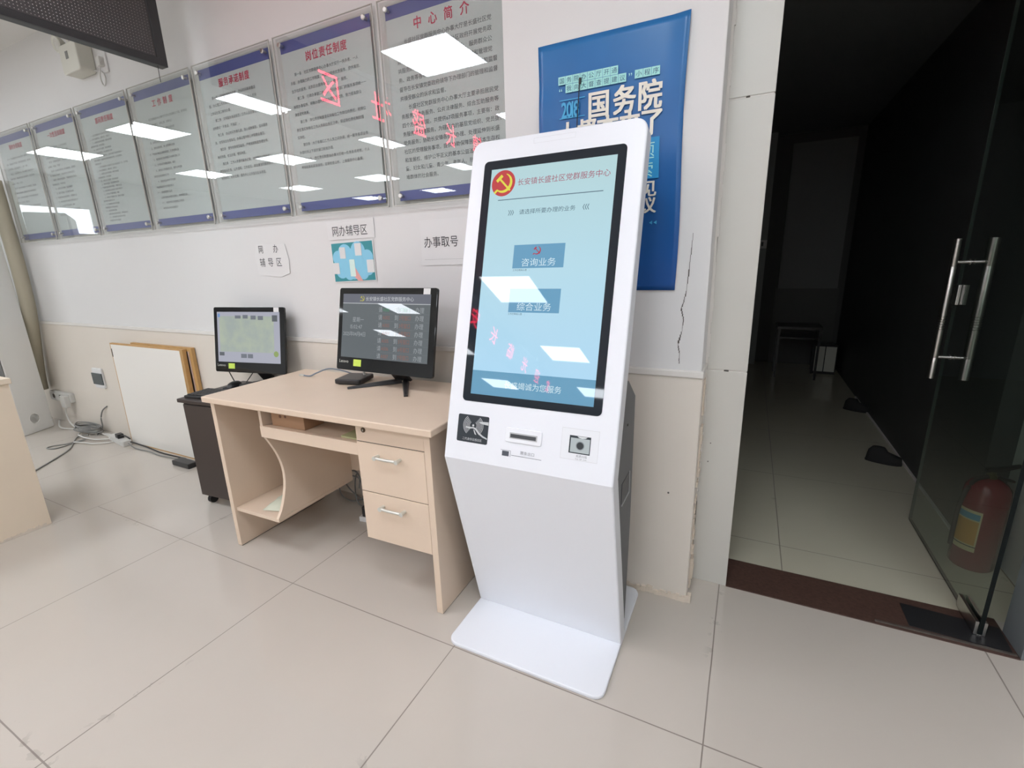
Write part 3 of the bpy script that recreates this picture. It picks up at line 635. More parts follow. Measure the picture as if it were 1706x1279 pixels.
# leaning boards
LB = thing('whiteboard', 'plain white board with thin pine rim leaning against the tiled wall', 'board', (-4.18, 1.722, 0)); LB.rotation_euler = (math.radians(-0.9), 0, 0)
box('panel', 0.008, 0.882, 0.0, 0.016, 0.008, 0.772, wbrd_m, LB)
m = MB(); m.box(0, 0.89, 0.0, 0.02, 0.772, 0.782); m.box(0, 0.89, 0, 0.02, 0, 0.008); m.box(0, 0.008, 0, 0.02, 0.008, 0.772); m.box(0.882, 0.89, -0.001, 0.02, 0.008, 0.772); m.build('rim', frame_m, LB)
box('hook', 0.009, 0.015, -0.003, 0.0, 0.68, 0.74, gap_m, LB)
m = MB(); m.box(0.874, 0.905, -0.001, 0.024, 0.0, 0.782); m.build('edge_strip', frame_m, LB)
L2 = thing('picture_frame', 'pine frame with dark back standing behind the white board', 'frame', (-3.955, 1.763, 0))
box('back_panel', 0.03, 0.70, 0.004, 0.012, 0.03, 0.765, mat('frame_back', (0.12, 0.09, 0.08), 0.8), L2)
m = MB(); m.box(0.70, 0.730, 0, 0.022, 0, 0.790); m.box(0, 0.03, 0, 0.022, 0, 0.790); m.box(0.03, 0.70, 0, 0.022, 0.765, 0.790); m.box(0.03, 0.70, 0, 0.022, 0, 0.03); m.build('rim', frame_m, L2)
box('inner_strip', 0.688, 0.6995, -0.002, 0.004, 0.03, 0.765, mat('pale_strip', (0.62, 0.45, 0.38), 0.6), L2)

# air conditioner
A = thing('air_conditioner', 'tall white floor-standing air conditioner at the left edge', 'air conditioner', (-5.218, 1.441, 0), math.radians(26.4))
box('body', -0.50, 0, 0.0, 0.265, 0.0, 1.78, acw_m, A, bevel=0.008)
box('front_panel', -0.49, -0.006, -0.018, -0.0002, 0.80, 1.76, acw_m, A, bevel=0.004)
box('grille_recess', -0.47, -0.004, -0.006, -0.0002, 0.10, 0.78, acg_m, A)
for k in range(7):
    box('slat', -0.46 + k * 0.064, -0.435 + k * 0.064, -0.020, -0.006, 0.34, 0.77, acg_m, A)
for k in range(7):
    box('slat', -0.46 + k * 0.064, -0.435 + k * 0.064, -0.020, -0.006, 0.11, 0.29, acg_m, A)
m = MB(); Mx = Matrix.Translation((0.0005, 0.12, 0.12)) @ Matrix.Rotation(math.radians(90), 4, 'Y')
m.lathe([(0.045, 0), (0.045, 0.002), (0.040, 0.002), (0.040, 0)], 28, Mx); m.build('round_cap', acw_m, A, smooth=True)
MB().box(-0.30, -0.10, -0.0205, -0.018, 0.84, 0.85).build('label_stripe', note_m, A)
pp = MB().tube([(-5.56, 1.732, 0.30), (-5.535, 1.732, 0.45), (-5.392, 1.732, 0.88), (-5.348, 1.732, 1.06), (-5.326, 1.732, 1.34), (-5.326, 1.732, 1.64), (-5.330, 1.732, 2.0)], 0.048, 16).build('pipe_sleeve', pipe_m, smooth=True)
tag(pp, 'thick beige wrapped pipe rising behind the air conditioner', 'pipe')

# counter at the left edge
K = thing('service_counter', 'beige laminate counter end at the lower left edge', 'counter', (-3.215, 0.89, 0))
box('end_panel', -0.03, 0.0, -3.0, 0.0, 0.0, 0.765, wood_in, K, bevel=0.001)
box('front_panel', -0.60, -0.03, -3.0, -0.03, 0.0, 0.765, wood_in, K)
box('worktop', -0.62, 0.010, -3.0, 0.010, 0.766, 0.795, wood_in, K, bevel=0.004)
m = MB()
for k in range(30):
    y = -0.02 - 0.16 * k / 29; h = 0.008 + 0.012 * random.random() * (1 if k < 14 else 0.4); m.box(-0.001, 0.0012 + 0.002 * random.random(), y - 0.006, y, 0, h)
m.build('chipped_edge', chip_m, K)

# ================================================================== DESK
ang = math.radians(1.2)
D = thing('office_desk', 'beige laminate desk with keyboard shelf and two drawers, left of the kiosk', 'desk', (-2.080, 1.138, 0), ang)
box('desktop', -0.004, 1.192, 0.0, 0.562, 0.725, 0.751, wood_m, D, bevel=0.004)
box('leg_panel', -0.006, 0.020, 0.036, 0.548, 0.003, 0.725, wood_m, D, bevel=0.0015)
box('leg_panel', 1.132, 1.158, 0.036, 0.548, 0.003, 0.725, wood_m, D, bevel=0.0015)
for x in (-0.004, 1.134):
    box('foot_strip', x, x + 0.022, 0.040, 0.545, 0.0, 0.0035, gap_m, D)
box('modesty_panel', 0.020, 1.132, 0.500, 0.516, 0.245, 0.725, wood_m, D)
# keyboard bay
box('bay_side', 0.290, 0.306, 0.045, 0.50, 0.640, 0.725, wood_m, D)
tray = box('keyboard_shelf', 0.290, 0.826, 0.060, 0.50, 0.628, 0.640, wood_m, D)
box('shelf_front', 0.290, 0.826, 0.042, 0.060, 0.590, 0.640, wood_m, D, bevel=0.0015)
# curved divider with computer shelf
prof = [(0.050, 0.628), (0.052, 0.585)]
for k in range(1, 12):
    t = k / 12; prof.append((0.050 + 0.062 * math.sin(math.pi * t) ** 0.9, 0.585 - 0.385 * t))
prof += [(0.045, 0.200), (0.50, 0.200), (0.50, 0.628)]
MB().prism(prof, 0.288, 0.304, 'x').build('curved_divider', wood_m, D, bevel=0.001)
box('computer_shelf', 0.020, 0.304, 0.046, 0.50, 0.184, 0.200, wood_m, D, bevel=0.001)
# drawer pedestal
box('pedestal_body', 0.828, 1.130, 0.052, 0.50, 0.250, 0.725, wood_m, D)
box('top_rail', 0.828, 1.131, 0.038, 0.052, 0.654, 0.7245, wood_m, D, bevel=0.001)
lk = MB(); Mx = Matrix.Translation((0.866, 0.038, 0.699)) @ Matrix.Rotation(math.radians(90), 4, 'X'); lk.lathe([(0.0095, -0.002), (0.0095, 0.003), (0.0075, 0.004)], 18, Mx); lk = lk.build('lock', mat('lock_bronze', (0.10, 0.07, 0.045), 0.3, metal=0.9), D, smooth=True)
box('keyhole', 0.865, 0.867, 0.0335, 0.0342, 0.695, 0.703, nickel_m, lk)
for (z0, z1, zh) in ((0.4535, 0.6505, 0.606), (0.250, 0.4500, 0.402)):
    dr = box('drawer_front', 0.828, 1.131, 0.036, 0.051, z0, z1, wood_m, D, bevel=0.0015)
    m = MB(); m.tube([(0.924, 0.016, zh), (0.975, 0.014, zh), (1.026, 0.016, zh)], 0.0055, 10)
    for x in (0.926, 1.024): m.cyl((x, 0.036, zh), (x, 0.010, zh), 0.0065, 12, 0.0085)
    m.build('handle', nickel_m, dr, smooth=True)
    box('drawer_gap', 0.829, 1.130, 0.040, 0.0515, z1, z1 + 0.0032, gap_m, D)
box('bracket', 0.045, 0.060, 0.10, 0.16, 0.718, 0.7255, gap_m, D)
# cardboard box in the keyboard bay
cbx = thing('cardboard_box', 'small brown cardboard box on the keyboard shelf', 'box', (-1.655, 1.215, 0.640), ang)
box('carton', -0.09, 0.10, 0.0, 0.10, 0.0, 0.072, cardb_m, cbx, bevel=0.002)
m = MB(); m.prism(disc(-0.035, 0.045, 0.007), -0.0008, 0.0005, 'y'); m.prism(disc(-0.005, 0.047, 0.006), -0.0008, 0.0005, 'y'); m.build('printed_mark', mat('carton_ink', (0.16, 0.08, 0.05), 0.8), cbx)
pt = box('paper_pad', -1.36, -1.25, 1.22, 1.36, 0.6405, 0.647, mat('pale_green_paper', (0.45, 0.46, 0.25), 0.7)); pt.data.transform(Matrix.Identity(4)); tag(pt, 'pale green paper pad on the keyboard shelf', 'paper')
pi = thing('plastic_packet', 'crumpled pale plastic packet on the computer shelf', 'packet', (-1.875, 1.33, 0.202), 0.3)
m = MB(); vs = []; n = 10
for j in range(n + 1):
    for i in range(n + 1):
        u, v = i / n - 0.5, j / n - 0.5; e = max(0, 1 - 4 * max(u * u, v * v)); vs.append((u * 0.15, v * 0.20, 0.002 + e * (0.030 + 0.012 * math.sin(i * 2.1 + j) * math.cos(j * 1.7))))
m.add(vs, [(j * (n + 1) + i, j * (n + 1) + i + 1, (j + 1) * (n + 1) + i + 1, (j + 1) * (n + 1) + i) for j in range(n) for i in range(n)])
m.build('wrapper', mat('plastic_film', (0.60, 0.62, 0.50), 0.25), pi, smooth=True)
box('black_clip', -0.02, 0.03, 0.09, 0.12, 0.0, 0.055, blk_m, pi, bevel=0.004)
# things on the floor behind the desk
fr = thing('router_box', 'black and white device on the floor under the desk', 'device', (-1.575, 1.62, 0), 0.15)
box('white_base', -0.13, 0.08, -0.03, 0.03, 0.0, 0.028, paper_m, fr, bevel=0.004); box('black_case', -0.11, 0.07, -0.028, 0.03, 0.028, 0.085, blk_m, fr, bevel=0.005)
m = MB().tube([(-1.78, 1.785, 0.34), (-1.78, 1.765, 0.20), (-1.73, 1.755, 0.14), (-1.64, 1.76, 0.16)], 0.0045); tag(m.build('hanging_cable', cable_k, smooth=True), 'black cable sagging against the wall under the desk', 'cable')
pts = []
for k in range(26):
    a = k * 0.75; pts.append((-1.90 + 0.07 * math.cos(a) + 0.004 * k, 1.72 + 0.03 * math.sin(k), 0.09 + 0.085 * math.sin(a)))
m = MB().tube(pts, 0.004, 8, n=4); tag(m.build('coiled_cable', cable_g, smooth=True), 'grey cable coil hanging against the wall under the desk', 'cable')

# ================================================================== SCREENS
def make_screen(label, loc, yaw, tilt, W, H, gap, content, tall_stand=0.12):
    t = thing('desktop_computer', label, 'computer', loc, yaw)
    # local: x across, y back, z up; origin on the surface below the middle of the bottom edge
    Mt = Matrix.Translation((0, 0, gap)) @ Matrix.Rotation(-tilt, 4, 'X')
    Mt = Mt @ Matrix.Translation((-W / 2, 0, 0))
    MB().prism(rrect(0, W, 0, H, 0.010), -0.001, 0.012, 'y', Mt).build('bezel', blkg_m, t, bevel=0.001)
    MB().prism(rrect(0.012, W - 0.022, 0.008, H - 0.010, 0.02), 0.012, 0.042, 'y', Mt).build('rear_case', blk_m, t, bevel=0.008)
    x0, x1, z0, z1 = 0.024, W - 0.030, 0.058, H - 0.026
    disp = content(t, Mt, x0, x1, z0, z1)
    MF = Mt @ WALL(0, -0.0018, 0)
    m = MB(); letters(m, 'Lenovo', 0.016, 0.040, 0.018, 0.020, MF); m.build('maker_lettering', nickel_m, t)
    MB().box(x0 + 0.245 * W * 0.6, x0 + 0.245 * W * 0.6 + 0.045, -0.0024, -0.0012, 0.020, 0.050, Mt).build('sticky_note', note_m, t)
    MB().box(W - 0.068, W - 0.034, -0.0024, -0.0012, H - 0.026, H - 0.002, Mt).build('white_label', paper_m, t)
    m = MB(); hy = 0.135
    m.prism([(0.035, gap + 0.05), (0.047, gap + 0.055), (hy + 0.012, 0.014), (hy - 0.004, 0.010)], -0.045, 0.045, 'x'); m.build('neck', blk_m, t, bevel=0.003)
    for sx in (-1, 1):
        m = MB(); a = Vector((sx * 0.012, hy, 0.0)); b = Vector((sx * 0.165, -0.048, 0.0)); d = (b - a).normalized(); q = Vector((-d.y, d.x, 0))
        vs = []
        for p, wd, h in ((a, 0.017, 0.020), (a.lerp(b, 0.5), 0.013, 0.016), (b, 0.009, 0.009)):
            for (s1, zz) in ((-1, 0), (1, 0), (0.6, h), (-0.6, h)): vs.append(tuple(p + q * wd * s1 + Vector((0, 0, zz))))
        fs = [(0, 3, 2, 1), (8, 9, 10, 11)] + [(i * 4 + k, i * 4 + (k + 1) % 4, i * 4 + 4 + (k + 1) % 4, i * 4 + 4 + k) for i in range(2) for k in range(4)]
        m.add(vs, fs); m.build('foot', blk_m, t, bevel=0.002)
    return t
def em_screen(name, col, s): return mat(name, (0.02, 0.02, 0.022), 0.015, emit=col, estr=s)
def queue_display(t, Mt, x0, x1, z0, z1):
    d = MB().box(x0, x1, -0.0016, -0.0008, z0, z1, Mt).build('display', em_screen('queue_screen', srgb(104, 112, 116), 0.75), t)
    MB().box(x0, x1, -0.0019, -0.0008, z1 - 0.040, z1, Mt).build('header_bar', em_screen('queue_header', srgb(112, 116, 128), 0.75), d)
    W = x1 - x0; H = z1 - z0; MF = Mt @ WALL(x0, -0.0022, z0)
    wh = em_screen('screen_white_ink', srgb(196, 200, 204), 0.9)
    m = MB(); letters(m, '长安镇长盛社区党群服务中心', 0.135, H - 0.021, 0.0205, 0.020, MF, 0.0)
    m.build('title_lettering', wh, d)
    MB().box(x0, x1, -0.0022, -0.0016, z1 - 0.0425, z1 - 0.040, Mt).build('header_rule', wh, d)
    a = MB(); b = MB(); emblem(a, b, 0.115, H - 0.020, 0.012, MF); a.v += b.v and []; 
    ym = em_screen('screen_yellow', srgb(190, 186, 70), 0.9); a.build('emblem_hammer', ym, d); b.build('emblem_sickle', ym, d)
    m = MB(); letters(m, '星期一', 0.062, H * 0.60, 0.023, 0.024, MF); letters(m, '15:02:47', 0.050, H * 0.49, 0.022, 0.024, MF); letters(m, '2025年04月14日', 0.008, H * 0.375, 0.0215, 0.023, MF, 0, 0.0195)
    m.build('date_lettering', em_screen('screen_grey_ink', srgb(160, 166, 170), 0.85), d)
    wht = MB(); red = MB(); grn = MB(); ln = MB()
    for k in range(7):
        z = H - 0.066 - k * 0.0330 * (H / 0.28)
        for s, x in (('请', 0.212), ('到', 0.302), ('办', 0.412), ('理', 0.435)): letters(wht, s, x, z, 0.023, 0.025, MF)
        for s, x in (('A00%d' % (k + 1), 0.236), ('%d号窗口' % (k + 1), 0.328)): letters(grn if k == 0 else red, s, x, z, 0.0185, 0.022, MF, 0, 0.0175)
        ln.box(x0 + 0.195, x1, -0.0018, -0.0016, z0 + z - 0.0165, z0 + z - 0.016, Mt)
    wht.build('row_lettering', MATS['screen_grey_ink'], d); red.build('red_row_lettering', em_screen('screen_red', srgb(150, 104, 92), 0.8), d)
    grn.build('green_row_lettering', em_screen('screen_green', srgb(80, 150, 112), 0.8), d); ln.build('row_rules', em_screen('screen_rule', srgb(130, 136, 142), 0.8), d)
    return d
def map_display(t, Mt, x0, x1, z0, z1):
    d = MB().box(x0, x1, -0.0016, -0.0008, z0, z1, Mt).build('display', em_screen('map_screen', srgb(176, 178, 192), 0.85), t)
    W = x1 - x0; H = z1 - z0
    g = bpy.data.materials.new('map_picture'); g.use_nodes = True; nt = g.node_tree; b = nt.nodes['Principled BSDF']; b.inputs['Roughness'].default_value = 0.015; b.inputs['Base Color'].default_value = (0.02, 0.02, 0.02, 1)
    tc = nt.nodes.new('ShaderNodeTexCoord'); n = nt.nodes.new('ShaderNodeTexNoise'); n.inputs['Scale'].default_value = 14; n.inputs['Detail'].default_value = 5; nt.links.new(tc.outputs['Object'], n.inputs[0])
    r = nt.nodes.new('ShaderNodeValToRGB'); r.color_ramp.elements[0].position = 0.35; r.color_ramp.elements[0].color = (*srgb(156, 166, 162), 1); r.color_ramp.elements[1].position = 0.65; r.color_ramp.elements[1].color = (*srgb(170, 180, 162), 1)
    nt.links.new(n.outputs['Fac'], r.inputs[0]); nt.links.new(r.outputs[0], b.inputs['Emission Color']); b.inputs['Emission Strength'].default_value = 0.98
    MB().box(x0 + 0.016, x1 - 0.040, -0.0019, -0.0016, z0 + 0.058, z1 - 0.024, Mt).build('picture_area', g, d)
    m = MB()
    for (a, c, e, f_) in ((0.03, 0.06, 0.17, 0.215), (0.13, 0.17, 0.245, 0.262), (0.185, 0.22, 0.245, 0.265), (0.24, 0.275, 0.24, 0.262), (0.29, 0.325, 0.238, 0.26), (0.165, 0.205, 0.025, 0.048), (0.212, 0.248, 0.025, 0.048)):
        if a > 0.1: m.box(x0 + a, x0 + c, -0.0022, -0.0018, z0 + e, z0 + f_, Mt)
    m.build('heading_smudges', em_screen('map_dark', srgb(122, 128, 138), 0.75), d)
    m = MB(); m.box(x1 - 0.05, x1 - 0.015, -0.0022, -0.0016, z1 - 0.052, z1 - 0.018, Mt); m.box(x0 + 0.01, x0 + 0.045, -0.0022, -0.0016, z0 + 0.035, z0 + 0.055, Mt); m.build('icon', em_screen('map_icon', srgb(98, 104, 110), 0.75), d)
    m = MB(); m.box(x0 + 0.006, x0 + 0.022, -0.0022, -0.0016, z1 - 0.030, z1 - 0.010, Mt); m.build('blue_icon', em_screen('map_blue', srgb(120, 160, 215), 0.8), d)
    m = MB(); m.prism(disc(x1 - 0.028, z0 + 0.052, 0.016), -0.0022, -0.0016, 'y', Mt); m.build('green_badge', em_screen('map_green', srgb(150, 172, 100), 0.8), d)
    return d
yaw = -0.020
make_screen('black all-in-one computer with grey queue display on the desktop', (-1.389, 1.508, 0.7512), yaw, 0.215, 0.541, 0.366, 0.074, queue_display)
yaw2 = 0.169; bl = Vector((-2.717, 1.597)); mid = bl + 0.245 * Vector((math.cos(yaw2), math.sin(yaw2)))
make_screen('black all-in-one computer with pale green picture on the low black cabinet', (mid.x, mid.y, 0.622), yaw2, 0.168, 0.49, 0.366, 0.090, map_display)
# black box and cord beside the main screen foot
mo = thing('card_reader', 'flat black box on the desktop left of the screen foot', 'device', (-1.622, 1.573, 0.7512), math.radians(14))
MB().prism(rrect(-0.065, 0.065, -0.062, 0.075, 0.012), 0.004, 0.026).build('case', blk_m, mo, bevel=0.005); MB().prism(rrect(-0.055, 0.055, -0.05, 0.06, 0.01), 0, 0.004).build('base', rub_m, mo)
MB().cyl((0.035, 0.04, 0.022), (0.02, 0.045, 0.07), 0.006, 10).build('stylus', nickel_m, mo)
m = MB().tube([(-1.960, 1.572, 0.7555), (-1.915, 1.575, 0.7555), (-1.885, 1.592, 0.770), (-1.845, 1.63, 0.785), (-1.79, 1.66, 0.775), (-1.72, 1.675, 0.757)], 0.0035, 8)
tag(m.build('network_cable', mat('cord_bluegrey', (0.16, 0.20, 0.25), 0.5), smooth=True), 'blue-grey cord looping over the desktop', 'cord')
tag(box('cord_plug', -1.985, -1.955, 1.566, 1.578, 0.7512, 0.760, nickel_m, bevel=0.002), 'small metal plug at the end of the desktop cord', 'plug')

# ================================================================== BLACK CABINET
cy = math.radians(4.5)
B = thing('rolling_cabinet', 'low black-brown cabinet on castors, left of the desk', 'cabinet', (-2.662, 1.362, 0), cy)
box('body', 0.0, 0.44, 0.0, 0.375, 0.055, 0.600, cab_m, B, bevel=0.002)
box('top_lip', -0.022, 0.455, -0.018, 0.385, 0.600, 0.621, cab_m, B, bevel=0.004)
box('front_panel', 0.006, 0.434, -0.008, 0.0, 0.06, 0.590, cab_m, B, bevel=0.002)
for x in (0.035, 0.40):
    for y in (0.03, 0.33):
        m = MB(); m.cyl((x - 0.012, y, 0.024), (x + 0.012, y, 0.024), 0.024, 16); m.cyl((x, y, 0.024), (x, y, 0.056), 0.008, 8); m.build('castor', rub_m, B, smooth=True)
kb = thing('keyboard', 'black keyboard on the low cabinet beside the desk corner', 'keyboard', (-2.656, 1.368, 0.6212), math.radians(9))
MB().prism([(0.0, 0.0), (0.43, 0.0), (0.43, 0.150), (0.0, 0.150)], 0.0, 0.014).build('base', blk_m, kb, bevel=0.004)
m = MB()
for r in range(6):
    for c in range(20):
        if r == 0 and 4 <= c <= 9: continue
        m.box(0.012 + c * 0.0205, 0.029 + c * 0.0205, 0.012 + r * 0.0215, 0.029 + r * 0.0215, 0.014, 0.019)
m.box(0.094, 0.215, 0.012, 0.029, 0.014, 0.019); o = m.build('keys', mat('key_black', (0.03, 0.03, 0.032), 0.5), kb); o['kind'] = 'stuff'
ms = thing('computer_mouse', 'black mouse behind the keyboard on the low cabinet', 'mouse', (-2.610, 1.622, 0.6212), math.radians(20))
m = MB(); vs = []; n = 16
for j in range(7):
    ph = math.pi / 2 * j / 6
    for i in range(n):
        a = 2 * math.pi * i / n; vs.append((0.031 * math.cos(a) * math.cos(ph) ** 0.7, 0.056 * math.sin(a) * math.cos(ph) ** 0.7, 0.034 * math.sin(ph)))
m.add(vs, [(j * n + i, j * n + (i + 1) % n, (j + 1) * n + (i + 1) % n, (j + 1) * n + i) for j in range(6) for i in range(n)] + [tuple(range(n))[::-1]]); m.build('shell', blk_m, ms, smooth=True)
m = MB().tube([(-2.59, 1.68, 0.635), (-2.575, 1.715, 0.68), (-2.55, 1.725, 0.715)], 0.0025); tag(m.build('mouse_cable', cable_k, smooth=True), 'thin cord rising from the mouse behind the left screen', 'cord')
m = MB().tube([(-2.71, 1.64, 0.80), (-2.74, 1.66, 0.86), (-2.75, 1.68, 0.93), (-2.72, 1.70, 0.98)], 0.0025).tube([(-2.71, 1.64, 0.80), (-2.70, 1.66, 0.70), (-2.69, 1.68, 0.6235)], 0.003)
tag(m.build('screen_cable', cable_k, smooth=True), 'thin black cord at the left side of the left screen', 'cord')

# ================================================================== KIOSK
KX, KY = -0.833, 1.092
Q = thing('self_service_kiosk', 'white slanted self-service kiosk with tall lit touch screen', 'kiosk', (KX, KY, 0))
KW = 0.550
MB().prism(rrect(0, KW, 0, 0.535, 0.035, 8), 0.0, 0.014).build('base_plate', white_m, Q, bevel=0.004)
ky, kz = 1.150 - KY, 0.677; by, bz = 1.322 - KY, 0.013; ty, tz = 1.430 - KY, 1.648
up = Vector((0, ty - ky, tz - kz)); LEN = up.length; up.normalize(); nrm = Vector((1, 0, 0)).cross(up)      # outward normal (towards the room)
dn = Vector((0, by - ky, bz - kz)); LL = dn.length; dn.normalize(); nd = dn.cross(Vector((1, 0, 0)))
if nd.y > 0: nd = -nd
T = 0.058
# meeting point of the two inner surfaces
Kf = Vector((0, ky, kz)); half = (nrm + nd).normalized(); Kb = Kf - half * (T / half.dot(nrm))
MF = Matrix(((1, 0, 0, 0), (0, up.y, nrm.y, ky), (0, up.z, nrm.z, kz), (0, 0, 0, 1)))     # (s, t, out) on the sloping face
# head: outline with rounded top corners
out = [(0.0, 0.0), (KW, 0.0)]; R_ = 0.036
for k in range(9):
    a = math.radians(90 * k / 8); out.append((KW - R_ + R_ * math.cos(a), LEN - R_ + R_ * math.sin(a)))
for k in range(9):
    a = math.radians(90 + 90 * k / 8); out.append((R_ + R_ * math.cos(a), LEN - R_ + R_ * math.sin(a)))
m = MB(); n = len(out); fr_ = [MF @ Vector((s, t_, 0)) for s, t_ in out]; bk = []
for (s, t_) in out:
    if t_ == 0.0: bk.append(Vector((s, Kb.y, Kb.z)))
    else: bk.append(MF @ Vector((s, t_, -T)))
lo_f = [Vector((0, by, bz)), Vector((KW, by, bz))]; q = dn * LL; lo_b = [Vector((0, by + T * 1.03, bz)), Vector((KW, by + T * 1.03, bz))]
vs = fr_ + bk + lo_f + lo_b; A0 = 2 * n
fs = [tuple(range(n)), tuple(range(n, 2 * n))[::-1]] + [(i, (i + 1) % n, n + (i + 1) % n, n + i) for i in range(1, n)]
fs += [(0, 1, A0 + 1, A0), (n, A0 + 2, A0 + 3, n + 1), (A0, A0 + 2, n, 0), (A0 + 1, 1, n + 1, A0 + 3), (A0, A0 + 1, A0 + 3, A0 + 2)]
m.add(vs, fs); m.build('shell', white_m, Q, bevel=0.005, seg=3)
# grey housing behind
i0 = 0.017
hp = [(by + 0.055, 0.014), (0.085, 0.650), (0.088, 0.70), (0.235, 0.925), (0.288, 0.925), (0.391, 0.846), (0.391, 0.10), (0.36, 0.014)]
hp = [(by + 0.050, 0.014), (Kb.y - 0.004, Kb.z), (0.288 - 0.055, 0.935), (0.290, 0.918), (0.391, 0.846), (0.385, 0.40), (0.355, 0.014)]
MB().prism(hp, i0, KW - i0, 'x').build('rear_housing', kgrey_m, Q, bevel=0.003)
sg = box('side_handle', KW - i0 - 0.001, KW - i0 + 0.0012, 0.236, 0.335, 0.530, 0.600, mat('kiosk_slot', (0.010, 0.016, 0.030), 0.35), Q)
box('handle_lip', KW - i0, KW - i0 + 0.003, 0.236, 0.335, 0.524, 0.529, mat('slot_lip', (0.40, 0.41, 0.42), 0.4), sg)
box('handle_lip', KW - i0, KW - i0 + 0.003, 0.336, 0.340, 0.524, 0.602, MATS['slot_lip'], sg)
box('lock_dot', KW - i0, KW - i0 + 0.002, 0.285, 0.291, 0.775, 0.781, gap_m, Q)
# glass with lit display
def face(m_, name, mtl, par, bev=0, smooth=False): return m_.build(name, mtl, par, bevel=bev)
gl = MB().prism(rrect(0.050, 0.500, 0.187, 0.942, 0.014, 6), -0.004, 0.0012, 'z', MF).build('screen_glass', bezel_m, Q)
sc_m = bpy.data.materials.new('kiosk_screen'); sc_m.use_nodes = True; nt = sc_m.node_tree; b = nt.nodes['Principled BSDF']
b.inputs['Base Color'].default_value = (0.02, 0.02, 0.025, 1); b.inputs['Roughness'].default_value = 0.02
tc = nt.nodes.new('ShaderNodeTexCoord'); sp_ = nt.nodes.new('ShaderNodeSeparateXYZ'); nt.links.new(tc.outputs['Object'], sp_.inputs[0])
mr = nt.nodes.new('ShaderNodeMapRange'); mr.inputs[1].default_value = 0.88; mr.inputs[2].default_value = 1.55; nt.links.new(sp_.outputs[2], mr.inputs[0])
cr_ = nt.nodes.new('ShaderNodeValToRGB'); nt.links.new(mr.outputs[0], cr_.inputs[0])
e = cr_.color_ramp.elements; e[0].color = (*srgb(168, 212, 240), 1); e[1].color = (*srgb(176, 208, 212), 1); e2 = e.new(0.55); e2.color = (*srgb(176, 214, 228), 1)
nt.links.new(cr_.outputs[0], b.inputs['Emission Color']); b.inputs['Emission Strength'].default_value = 1.02; MATS['kiosk_screen'] = sc_m
dp = MB().box(0.078, 0.475, 0.211, 0.914, 0.0013, 0.0018, MF).build('display', sc_m, gl)
def kscr(nm, c, s=0.98): return mat(nm, (0.02, 0.02, 0.022), 0.02, emit=srgb(*c), estr=s)
MB().prism(disc(0.1235, 0.868, 0.0405, 40), 0.0018, 0.0021, 'z', MF).build('emblem_disc', kscr('scr_red', (190, 60, 62)), gl)
a = MB(); b2 = MB(); emblem(a, b2, 0.1245, 0.868, 0.0300, MF, 0.0023)
a.build('emblem_hammer', kscr('scr_yellow', (222, 214, 70)), gl); b2.build('emblem_sickle', MATS['scr_yellow'], gl)
m = MB(); letters(m, '长安镇长盛社区党群服务中心', 0.172, 0.866, 0.0222, 0.0225, MF, -0.004, None, 0.0021); m.build('heading_lettering', kscr('scr_redink', (160, 72, 96)), gl)
MB().box(0.110, 0.444, 0.8145, 0.8170, 0.0018, 0.0020, MF).build('heading_rule', kscr('scr_rule', (86, 112, 128)), gl)
m = MB(); letters(m, '请选择所要办理的业务', 0.187, 0.774, 0.0180, 0.0165, MF, 0.0, None, 0.0021); m.build('prompt_lettering', kscr('scr_ink', (70, 98, 116)), gl)
m = MB()
for sgn, x in ((1, 0.150), (-1, 0.388)):
    for k in range(3):
        x_ = x + k * 0.0065
        if sgn > 0: pts = [(x_, 0.782), (x_ + 0.002, 0.782), (x_ + 0.006, 0.774), (x_ + 0.002, 0.766), (x_, 0.766), (x_ + 0.004, 0.774)]
        else: pts = [(x_ + 0.006, 0.782), (x_ + 0.004, 0.782), (x_, 0.774), (x_ + 0.004, 0.766), (x_ + 0.006, 0.766), (x_ + 0.002, 0.774)]
        m.prism(pts, 0.0018, 0.0020, 'z', MF)
m.build('chevron_marks', MATS['scr_ink'], gl)
btn = kscr('scr_button', (98, 156, 190))
MB().box(0.182, 0.3465, 0.6025, 0.6735, 0.0018, 0.0020, MF).build('button', btn, gl)
MB().box(0.182, 0.3465, 0.4690, 0.5405, 0.0018, 0.0020, MF).build('button', btn, gl)
m = MB(); letters(m, '咨询业务', 0.210, 0.6200, 0.0282, 0.026, MF, 0.0, None, 0.0024); letters(m, '综合业务', 0.209, 0.4865, 0.0282, 0.026, MF, 0.0, None, 0.0024); m.build('button_lettering', kscr('scr_white', (206, 230, 240)), gl)
a = MB(); b2 = MB(); emblem(a, b2, 0.259, 0.655, 0.0125, MF, 0.0024); a.build('button_emblem_hammer', kscr('scr_red2', (176, 48, 70)), gl); b2.build('button_emblem_sickle', MATS['scr_red2'], gl)
m = MB(); letters(m, '工作日等候人数　：', 0.184, 0.597, 0.0068, 0.0068, MF, 0.0, None, 0.0021); letters(m, '工作日等候人数　：', 0.182, 0.464, 0.0068, 0.0068, MF, 0.0, None, 0.0021); m.build('small_lettering', MATS['scr_ink'], gl)
MB().box(0.078, 0.475, 0.211, 0.2855, 0.0018, 0.0020, MF).build('footer_band', kscr('scr_band', (100, 156, 188)), gl)
m = MB(); letters(m, '长盛竭诚为您服务', 0.192, 0.248, 0.0232, 0.023, MF, 0.0, None, 0.0024); m.build('footer_lettering', MATS['scr_white'], gl)
